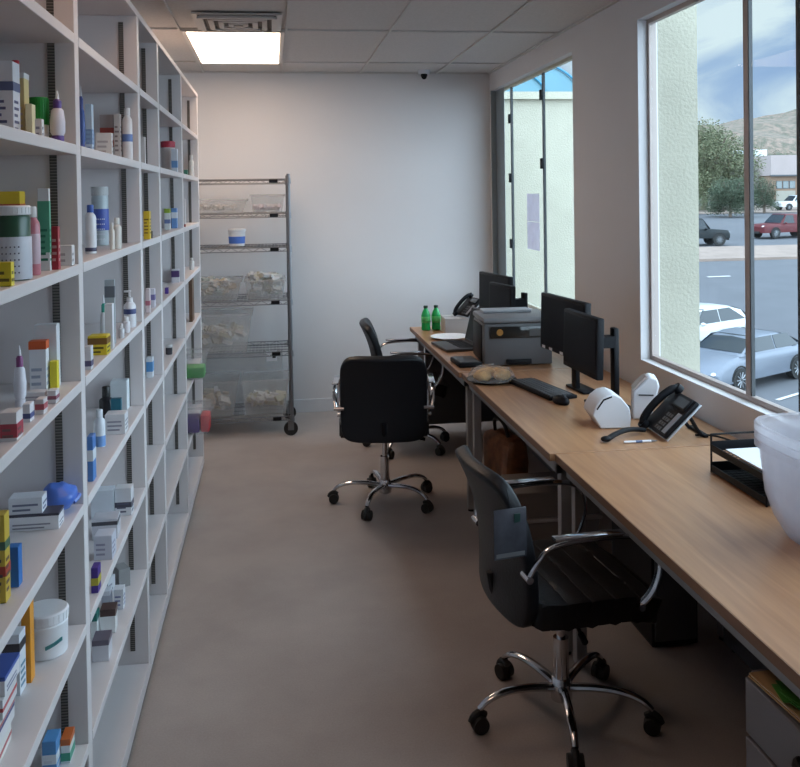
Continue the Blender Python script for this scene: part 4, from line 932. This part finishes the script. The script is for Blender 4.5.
# black power strip under the second desk
ps = thing('power_strip', 'black power strip mounted to the wall under the desk', 'power strip', (1.735, 4.3, .50))
MB().box(-.012, .022, -.14, .14, -.025, .025, bev=.004).build('strip_body', M_black, ps)
MB().tube([(.0, -.14, 0), (.0, -.17, -.04), (.012, -.18, -.2), (.0, -.16, -.38), (-.02, -.1, -.494)], .005, 8, 2).build('cord', M_black, ps)
# ---------------------------------------------------------------- outside
def gz(y):
    P = [(-30, -5.2), (8, -4.85), (24.5, -3.9), (55, -2.0), (64, -1.72), (95, -.75), (125, -.1), (160, 1.0), (420, 12)]
    for (a, za), (b_, zb) in zip(P, P[1:]):
        if y <= b_: return za + (zb-za)*(y-a)/(b_-a)
    return P[-1][1]
M_asph = mat('asphalt', (.070, .072, .082), .85, vary=.08, vscale=.6, bump=.2, bscale=30)
gm = MB(); ys = [-30, 8, 24.5, 40, 55, 64, 95, 125, 160]
rows = [[gm.bm.verts.new((x, y, gz(y))) for x in (XO+.6 if y < 40 else -60, 30, 60, 120, 220)] for y in ys]
for a, b_ in zip(rows, rows[1:]):
    for i in range(4): gm.bm.faces.new((a[i], a[i+1], b_[i+1], b_[i]))
struct(gm.build('ground', M_asph, smooth=False))
def strip(name, pts, m, lift=.02):
    b = MB(); f = [b.bm.verts.new((x, y, gz(y)+lift)) for x, y in pts]; b.bm.faces.new(f); return b.build(name, m, smooth=False)
M_grav = mat('pink_gravel', (.20, .15, .125), .95, vary=.15, vscale=1.2)
M_line = mat('road_paint', (.40, .40, .40), .8)
# raised gravel island between the lots
isl = MB()
P = [(12, 48.9), (60, 48.9), (60, 54.4), (12, 54.4)]
A = [isl.bm.verts.new((x, y, gz(y)+.0)) for x, y in P]; B = [isl.bm.verts.new((x, y, gz(y)+.15)) for x, y in P]
isl.bm.faces.new(A); isl.bm.faces.new(B)
for i in range(4): isl.bm.faces.new((A[i], A[(i+1) % 4], B[(i+1) % 4], B[i]))
o = isl.build('gravel_island', M_grav, smooth=False); tag(o, 'long gravel island between the two rows of parked cars outside', 'island')
# far gravel strip under the trees
o = strip('gravel_verge', [(20, 92), (140, 92), (140, 112), (20, 112)], M_grav, .05); struct(o); o.name = 'ground_verge'
ux, uy = .89, .46
st = MB()
for k in range(-2, 4):
    cx, cy = 14.5+.46*2.9*k*1.0 + 1.45*.46 + .6, 25.1-.89*2.9*k - 1.45*.89
    for L0, L1 in ((-2.6, 2.9),):
        a = (cx+ux*L0, cy+uy*L0); b_ = (cx+ux*L1, cy+uy*L1); nx, ny = -uy*.06, ux*.06
        f = [st.bm.verts.new((x, y, gz(y)+.02)) for x, y in ((a[0]-nx, a[1]-ny), (b_[0]-nx, b_[1]-ny), (b_[0]+nx, b_[1]+ny), (a[0]+nx, a[1]+ny))]
        st.bm.faces.new(f)
for (x, y) in ((17.2, 37.2), (22.0, 43.2), (26, 37)):
    f = [st.bm.verts.new((x+a, y+b_, gz(y+b_)+.02)) for a, b_ in ((0, 0), (1.3, .1), (1.3, .35), (0, .25))]; st.bm.faces.new(f)
struct(st.build('ground_markings', M_line, smooth=False))

def car(name, label, loc, heading, paint, kind='sedan', cat='car', detail=True, scale=1.):
    # local +x is the nose
    o = thing(name, label, cat, loc, heading)
    if kind == 'truck':
        body = [(-2.75, .45), (-2.75, 1.05), (-.75, 1.08), (-.7, 1.05), (.95, 1.08), (2.5, 1.0), (2.75, .85), (2.75, .42)]
        roof = [(-.75, 1.05), (-.62, 1.72), (.55, 1.74), (1.2, 1.06)]; Lw = (-1.75, 1.75); rw = .38; W = .95
    elif kind == 'jeep':
        body = [(-2.1, .5), (-2.1, 1.1), (.7, 1.12), (2.0, 1.02), (2.15, .85), (2.15, .5)]
        roof = [(-2.05, 1.08), (-1.95, 1.80), (.35, 1.82), (.85, 1.1)]; Lw = (-1.35, 1.4); rw = .40; W = .90
    elif kind == 'hatch':
        body = [(-2.05, .28), (-2.12, .75), (-1.98, 1.0), (.95, .98), (1.75, .84), (2.12, .62), (2.15, .28)]
        roof = [(-1.95, .97), (-1.55, 1.30), (-.9, 1.46), (.15, 1.48), (.55, 1.38), (1.25, .93)]; Lw = (-1.3, 1.35); rw = .325; W = .88
    else:
        body = [(-2.3, .28), (-2.35, .72), (-2.2, .98), (-1.6, 1.0), (1.0, .99), (1.8, .88), (2.2, .70), (2.33, .52), (2.33, .26)]
        roof = [(-1.95, .97), (-1.2, 1.34), (-.6, 1.44), (.05, 1.44), (.45, 1.36), (1.3, .92)]; Lw = (-1.42, 1.40); rw = .33; W = .90
    b = MB(); bm = b.bm
    # lower body : sections across the width, rounded shoulders
    prof = []
    for t_, s_ in ((-1, .0), (-.97, .5), (-.86, 1.), (0, 1.03), (.86, 1.), (.97, .5), (1, .0)):
        zb = .0
        ring = []
        for (x, z) in body:
            zm = .55
            zz = zm + (z-zm)*(.55+.45*s_) if z > zm else z
            xx = x*(.965+.035*s_)
            ring.append(bm.verts.new((xx, t_*W, zz)))
        prof.append(ring)
    for A, B in zip(prof, prof[1:]):
        n = len(A)
        for i in range(n): bm.faces.new((A[i], A[(i+1) % n], B[(i+1) % n], B[i]))
    bm.faces.new(prof[0]); bm.faces.new(prof[-1])
    bo = b.build('car_body', paint, o)
    # cabin
    b = MB(); bm = b.bm; rings = []
    for t_, s_ in ((-1, 0), (-.80, .93), (-.7, 1), (0, 1.02), (.7, 1), (.80, .93), (1, 0)):
        ring = []
        for (x, z) in roof:
            z0 = roof[0][1]-.03
            wv = W*.94*t_ if s_ == 0 else W*.94*t_
            ring.append(bm.verts.new((x*(1 if s_ else 1.0), W*.93*t_, z0+(z-z0)*s_)))
        rings.append(ring)
    for A, B in zip(rings, rings[1:]):
        n = len(A)
        for i in range(n): bm.faces.new((A[i], A[(i+1) % n], B[(i+1) % n], B[i]))
    bm.faces.new(rings[0]); bm.faces.new(rings[-1])
    b.build('cabin', paint, o)
    gl = MATS.get('car_glass') or mat('car_glass', (.012, .018, .024), .1, spec=.4)
    xs = sorted(roof, key=lambda p: p[0]); zt = max(p[1] for p in roof); z0 = roof[0][1]
    # side windows: inset outline of the cabin, on its slanted side
    xr, xf = roof[0][0], roof[-1][0]
    tops = [p for p in roof if p[1] > zt-.12]
    xa, xb = tops[0][0], tops[-1][0]
    def side_pane(x0b, x1b, x0t, x1t, sgn, nm):
        m = MB(); bm = m.bm
        def pt(x, f, off):
            z = z0+.03+(zt-z0-.08)*f
            s_ = (z-z0+.03)/(zt-z0+.03); y = W*.93*(1-.20*s_/.93)
            return bm.verts.new((x, sgn*(y+off), z))
        q = [pt(x0b, 0, .012), pt(x1b, 0, .012), pt(x1t, .94, .012), pt(x0t, .94, .012)]
        q2 = [pt(x0b, 0, -.01), pt(x1b, 0, -.01), pt(x1t, .94, -.01), pt(x0t, .94, -.01)]
        bm.faces.new(q); bm.faces.new(list(reversed(q2)))
        for i in range(4): bm.faces.new((q[i], q2[i], q2[(i+1) % 4], q[(i+1) % 4]))
        return m.build(nm, gl, o, smooth=False)
    mid = (xa+xb)/2 - .05
    for sgn in (-1, 1):
        side_pane(mid+.03, xf-.22, mid+.03, xb+.03, sgn, 'side_window')
        if kind != 'truck': side_pane(xr+.35, mid-.03, xa+.02 if kind != 'jeep' else xr+.35, mid-.03, sgn, 'side_window')
    # windscreen and rear window
    for (xb0, xt0, nm) in ((xf, xb, 'windscreen'), (xr, xa, 'rear_window')):
        m = MB(); bm = m.bm
        d = 1 if xb0 > xt0 else -1
        zz0, zz1 = z0+.05, zt-.05
        def ln(z):
            # outline of the roof profile at this height on that end
            seq = roof if d < 0 else list(reversed(roof))
            for (xa_, za_), (xb_, zb_) in zip(seq, seq[1:]):
                if za_ <= z <= zb_: return xa_+(xb_-xa_)*(z-za_)/max(1e-6, zb_-za_)
            return xt0
        prev = None; K = 4
        for i in range(K+1):
            z = zz0+(zz1-zz0)*i/K; x = ln(z)+d*.018
            wv = W*(.84-.16*i/K)
            cur = (bm.verts.new((x, -wv, z)), bm.verts.new((x+d*.02, 0, z+.012)), bm.verts.new((x, wv, z)))
            if prev:
                bm.faces.new((prev[0], prev[1], cur[1], cur[0])); bm.faces.new((prev[1], prev[2], cur[2], cur[1]))
            prev = cur
        m.build(nm, gl, o)
    ti = MATS.get('tire') or mat('tire', (.012, .012, .012), .8); rim_m = MATS.get('alloy') or mat('alloy', (.28, .29, .31), .35, .6)
    dk = MATS.get('wheel_well') or mat('wheel_well', (.01, .01, .01), .9)
    for x in Lw:
        for sgn in (-1, 1):
            y0_, y1_ = sgn*(W-.20), sgn*(W+.02)
            w_ = MB().cyl((x, y0_, rw), (x, y1_, rw), rw, n=28).build('wheel', ti, o)
            MB().cyl((x, y1_-sgn*.005, rw), (x, y1_+sgn*.008, rw), rw*.68, n=24).build('rim', dk, w_)
            m = MB()
            for k in range(10):
                a = 2*PI*k/10
                m.cyl((x+.04*math.cos(a), y1_+sgn*.012, rw+.04*math.sin(a)), (x+rw*.66*math.cos(a), y1_+sgn*.012, rw+rw*.66*math.sin(a)), .016, n=6)
            m.build('spokes', rim_m, w_)
            ar = MB().tube([(x+(rw+.045)*math.cos(a), sgn*(W+.001), rw+(rw+.045)*math.sin(a)) for a in [PI*k/14 for k in range(15)]], .028, 6)
            ar.build('wheel_arch', dk, o)
    hl = MATS.get('headlight') or mat('headlight', (.55, .58, .62), .15)
    tl = MATS.get('tail_light') or mat('tail_light', (.30, .02, .02), .3)
    nx = body[-2][0]; nz = body[-2][1]
    for sgn in (-1, 1):
        MB().sphere((nx-.16, sgn*W*.74, nz+.02), .13, 1.5, .9, .55, 14, 8).build('headlight', hl, o)
        MB().sphere((body[1][0]+.08, sgn*W*.76, .80), .12, .8, .9, .8, 12, 8).build('tail_light', tl, o)
        MB().sphere((xf-.35, sgn*(W+.06), z0+.05), .09, .8, 1, .7, 12, 8).build('side_mirror', paint, o)
    MB().box(nx-.0, nx+.09, -W*.5, W*.5, .35, .52, bev=.02).build('grille', dk, o)
    return o
P_silver = mat('silver_paint', (.12, .135, .165), .35, .3)
P_white = mat('white_paint', (.42, .43, .44), .3, coat=.4)
P_dark = mat('dark_green_paint', (.007, .010, .012), .4, spec=.2)
P_red = mat('maroon_paint', (.075, .009, .012), .4, spec=.25)
hd = PI + math.atan2(uy, ux)
def cz(x, y, k=0): return (x, y, gz(y)+.005)
car('sedan', 'silver sedan parked nearest below the window', cz(13.6, 24.72), hd, P_silver, 'sedan')
car('hatchback', 'white hatchback parked just beyond the silver sedan', cz(14.1, 28.6), hd, P_white, 'hatch')
car('hatchback', 'white car mostly hidden behind the cream pilaster, beyond the white hatchback', cz(12.3, 31.6), hd, P_white, 'hatch')
car('jeep', 'dark off-road car at the left beyond the gravel island', cz(27.9, 56.8), -.10, P_dark, 'jeep')
car('pickup_truck', 'maroon pickup truck on the far side of the gravel island', cz(37.2, 61.3), PI+.22, P_red, 'truck', 'truck')
car('pickup_truck', 'white pickup truck parked in front of the brown building', cz(60.4, 97), PI+.1, P_white, 'truck', 'truck')

# brown building beyond the lot
bd = thing('building', 'brown and beige low building with a white rooftop box', 'building', (76.1, 118, gz(118)-.3))
M_band = mat('beige_band', (.30, .25, .24), .9, vary=.04, vscale=1)
M_brown = mat('brown_wall', (.20, .13, .09), .9, vary=.06, vscale=1)
H1, H2 = 4.25, 7.1
MB().box(-6.5, 18, 0, 14, 0, H1).build('lower_wall', M_brown, bd, smooth=False)
MB().box(-6.7, 18.2, -.3, 14, H1, H2).build('parapet_band', M_band, bd, smooth=False)
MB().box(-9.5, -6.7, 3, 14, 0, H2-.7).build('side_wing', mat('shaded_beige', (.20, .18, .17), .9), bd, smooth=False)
MB().box(-7.3, -3.6, 6, 10, H2-.01, H2+1.1).build('rooftop_box', mat('roof_white', (.50, .52, .54), .7), bd, smooth=False)
MB().box(-6.8, 18.3, -.42, -.28, H1-.12, H1+.1).build('trim_line', M_alumd, bd, smooth=False)
for k in range(3):
    f = MB().box(-5.8+k*1.0, -4.9+k*1.0, -.06, 0, 2.4, 3.5).build('window', M_alumd, bd, smooth=False)
    MB().box(-5.74+k*1.0, -4.96+k*1.0, -.08, -.062, 2.46, 3.44).build('pane', mat('far_pane', (.15, .17, .17), .2), f, smooth=False)
f = MB().box(-5.8, -2.9, -.06, 0, .2, 2.1).build('doorway', mat('beige_door', (.26, .24, .20), .8), bd, smooth=False)
f = MB().box(-8.9, -7.4, 2.9, 3, .3, 2.6).build('window', M_alumd, bd, smooth=False)

# trees: trunk plus crown of leaf cards in clumps
def tree(label, x, y, h, rx, ry, col, n, seed, z0=.25, name='tree'):
    random.seed(seed)
    o = thing(name, label, 'tree', (x, y, gz(y)))
    tr = MB().tube([(0, 0, 0), (.1, .05, h*.3), (-.05, 0, h*.6)], [h*.035, h*.015], 8, 1)
    for k in range(5):
        a = k*2*PI/5; tr.tube([(0, 0, h*.25), (rx*.3*math.cos(a), ry*.3*math.sin(a), h*.5), (rx*.55*math.cos(a), ry*.55*math.sin(a), h*.72)], [h*.018, h*.006], 6, 1)
    tr.build('trunk', mat('bark', (.12, .09, .07), .9), o)
    m = MB(); bm = m.bm
    clumps = []
    for k in range(60):
        a = random.random()*2*PI; r = math.sqrt(random.random()); zz = random.random()
        clumps.append(Vector((rx*.72*r*math.cos(a), ry*.72*r*math.sin(a), h*(z0+(1-z0)*(.15+.72*zz*(1-.35*r))))))
    for k in range(n):
        c0 = random.choice(clumps)
        d = Vector((random.gauss(0, 1), random.gauss(0, 1), random.gauss(0, .8)))
        d = d.normalized()*random.random()**.4
        p = c0 + Vector((d.x*rx*.36, d.y*ry*.36, d.z*h*.15))
        s_ = h*random.uniform(.005, .010)*(1.4 if h < 6 else 1)
        q = Matrix.Rotation(random.random()*PI, 3, 'Z') @ Matrix.Rotation(random.random()*PI, 3, 'X')
        vs = [bm.verts.new(p + q @ Vector(v)) for v in ((-s_, -s_*.6, 0), (s_, -s_*.6, 0), (s_*.8, s_*.6, s_*.2), (-s_*.8, s_*.6, 0))]
        bm.faces.new(vs)
    m.build('foliage', mat('foliage_%d' % seed, col, .9, vary=.3, vscale=.8), o, smooth=False)
    return o
tree('tall hazy green tree right of the cream pilaster', 51.0, 101, 11.8, 6.8, 6, (.11, .12, .065), 42000, 11, .02)
tree('lower dark green tree in front of the tall hazy one', 46.2, 86, 5.0, 2.5, 2.5, (.055, .075, .045), 20000, 12, .0)
tree('small green shrub at the left foot of the tall tree', 45.6, 92, 2.6, 1.6, 2, (.10, .12, .06), 4000, 13, .0, 'shrub')
tree('dark green tree beside the brown building', 53.4, 92, 4.8, 1.6, 1.6, (.06, .08, .05), 7000, 14, .0)
tree('low tree showing over the roof of the brown building', 89, 150, 9.4, 7, 5, (.08, .095, .06), 9000, 15, .1)
# hill ridge
hl = MB(); bm = hl.bm; NX, NY = 80, 24
hv = []
for j in range(NY+1):
    row = []
    for i in range(NX+1):
        x = 60 + i*(420/NX); y = 190 + j*(220/NY)
        f = j/NY
        base = 2 + 12*f
        ridge = 37*math.exp(-((y-370)/95)**2)
        lateral = .62+.38*min(1, max(0, (x-130)/190))
        z = base*.4 + ridge*lateral + 9*noise.noise(Vector((x*.018, y*.018, 0))) + 3.2*noise.noise(Vector((x*.07, y*.07, 3)))
        if f > .7: z += 1.8*max(0, noise.noise(Vector((x*.2, y*.12, 7))))*4*(f-.7)
        row.append(bm.verts.new((x, y, z if j else -4)))
    hv.append(row)
for j in range(NY):
    for i in range(NX): bm.faces.new((hv[j][i], hv[j][i+1], hv[j+1][i+1], hv[j+1][i]))
m_h = bpy.data.materials.new('desert_hill'); m_h.use_nodes = True
nt = m_h.node_tree; N = nt.nodes; Lk = nt.links; b = N['Principled BSDF']; b.inputs['Roughness'].default_value = 1
tc = N.new('ShaderNodeTexCoord'); n1 = N.new('ShaderNodeTexNoise'); n1.inputs['Scale'].default_value = .5; n1.inputs['Detail'].default_value = 8
Lk.new(tc.outputs['Object'], n1.inputs['Vector'])
r = N.new('ShaderNodeValToRGB'); r.color_ramp.elements[0].position = .40; r.color_ramp.elements[1].position = .62
r.color_ramp.elements[0].color = (.075, .07, .05, 1); r.color_ramp.elements[1].color = (.17, .12, .095, 1)
Lk.new(n1.outputs['Fac'], r.inputs[0]); Lk.new(r.outputs[0], b.inputs['Base Color'])
struct(hl.build('ground_hill', m_h))

# ---------------------------------------------------------------- sky
wd = bpy.data.worlds.new('dusk_sky'); S.world = wd; wd.use_nodes = True
nt = wd.node_tree; N = nt.nodes; Lk = nt.links; bg = N['Background']
tc = N.new('ShaderNodeTexCoord'); sp = N.new('ShaderNodeSeparateXYZ'); Lk.new(tc.outputs['Generated'], sp.inputs[0])
mp = N.new('ShaderNodeMapping'); mp.inputs['Scale'].default_value = (2.4, 2.4, 6.0); mp.inputs['Rotation'].default_value = (.12, .1, 0)
Lk.new(tc.outputs['Generated'], mp.inputs['Vector'])
n1 = N.new('ShaderNodeTexNoise'); n1.inputs['Scale'].default_value = 1.6; n1.inputs['Detail'].default_value = 7; n1.inputs['Roughness'].default_value = .55; n1.inputs['Distortion'].default_value = .5
Lk.new(mp.outputs[0], n1.inputs['Vector'])
r = N.new('ShaderNodeValToRGB'); cr = r.color_ramp
cr.elements[0].position = .33; cr.elements[0].color = (.25, .40, .72, 1)
cr.elements[1].position = .62; cr.elements[1].color = (.80, .92, 1., 1)
e = cr.elements.new(.48); e.color = (.42, .57, .82, 1)
Lk.new(n1.outputs['Fac'], r.inputs[0])
# sky strength raised out of view, toward -y and overhead, to light the room
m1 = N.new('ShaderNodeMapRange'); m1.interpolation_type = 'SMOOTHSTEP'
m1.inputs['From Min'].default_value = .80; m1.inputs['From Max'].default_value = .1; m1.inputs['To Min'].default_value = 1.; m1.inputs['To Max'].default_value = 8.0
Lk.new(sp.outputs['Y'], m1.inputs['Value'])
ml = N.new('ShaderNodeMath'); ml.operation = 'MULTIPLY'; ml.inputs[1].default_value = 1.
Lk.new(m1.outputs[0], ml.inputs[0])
m2 = N.new('ShaderNodeMapRange'); m2.inputs['From Min'].default_value = .80; m2.inputs['From Max'].default_value = .1
Lk.new(sp.outputs['Y'], m2.inputs['Value'])
mxc = N.new('ShaderNodeMixRGB'); mxc.inputs['Color2'].default_value = (.53, .645, .79, 1)
Lk.new(m2.outputs[0], mxc.inputs['Fac']); Lk.new(r.outputs[0], mxc.inputs['Color1'])
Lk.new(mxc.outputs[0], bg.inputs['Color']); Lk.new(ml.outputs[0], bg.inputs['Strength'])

# ---------------------------------------------------------------- camera
cam = bpy.data.cameras.new('camera'); co = bpy.data.objects.new('camera', cam); COL.objects.link(co)
cam.sensor_width = 36; cam.sensor_fit = 'HORIZONTAL'; cam.lens = 900/800*36
cam.shift_x = 0; cam.shift_y = -(383.5-209.5)/800
yaw, pitch, roll = map(math.radians, (8.1, .9, .85))
fwd = Vector((math.sin(yaw)*math.cos(pitch), math.cos(yaw)*math.cos(pitch), -math.sin(pitch)))
right = Vector((math.cos(yaw), -math.sin(yaw), 0)); up = right.cross(fwd)
R0 = math.cos(roll)*right - math.sin(roll)*up; U0 = math.cos(roll)*up + math.sin(roll)*right
mw = Matrix((( R0.x, U0.x, -fwd.x, 0), (R0.y, U0.y, -fwd.y, 0), (R0.z, U0.z, -fwd.z, 1.7), (0, 0, 0, 1)))
co.matrix_world = mw
cam.clip_end = 2000; cam.clip_start = .05
S.camera = co
S.view_settings.view_transform = 'Standard'; S.view_settings.look = 'None'; S.view_settings.gamma = 1
S.view_settings.use_curve_mapping = False; S.view_settings.exposure = 0.
S.cycles.use_denoising = True
S.cycles.max_bounces = 10; S.cycles.transparent_max_bounces = 24; S.cycles.diffuse_bounces = 6
S.cycles.sample_clamp_indirect = 4; S.cycles.caustics_reflective = False; S.cycles.caustics_refractive = False
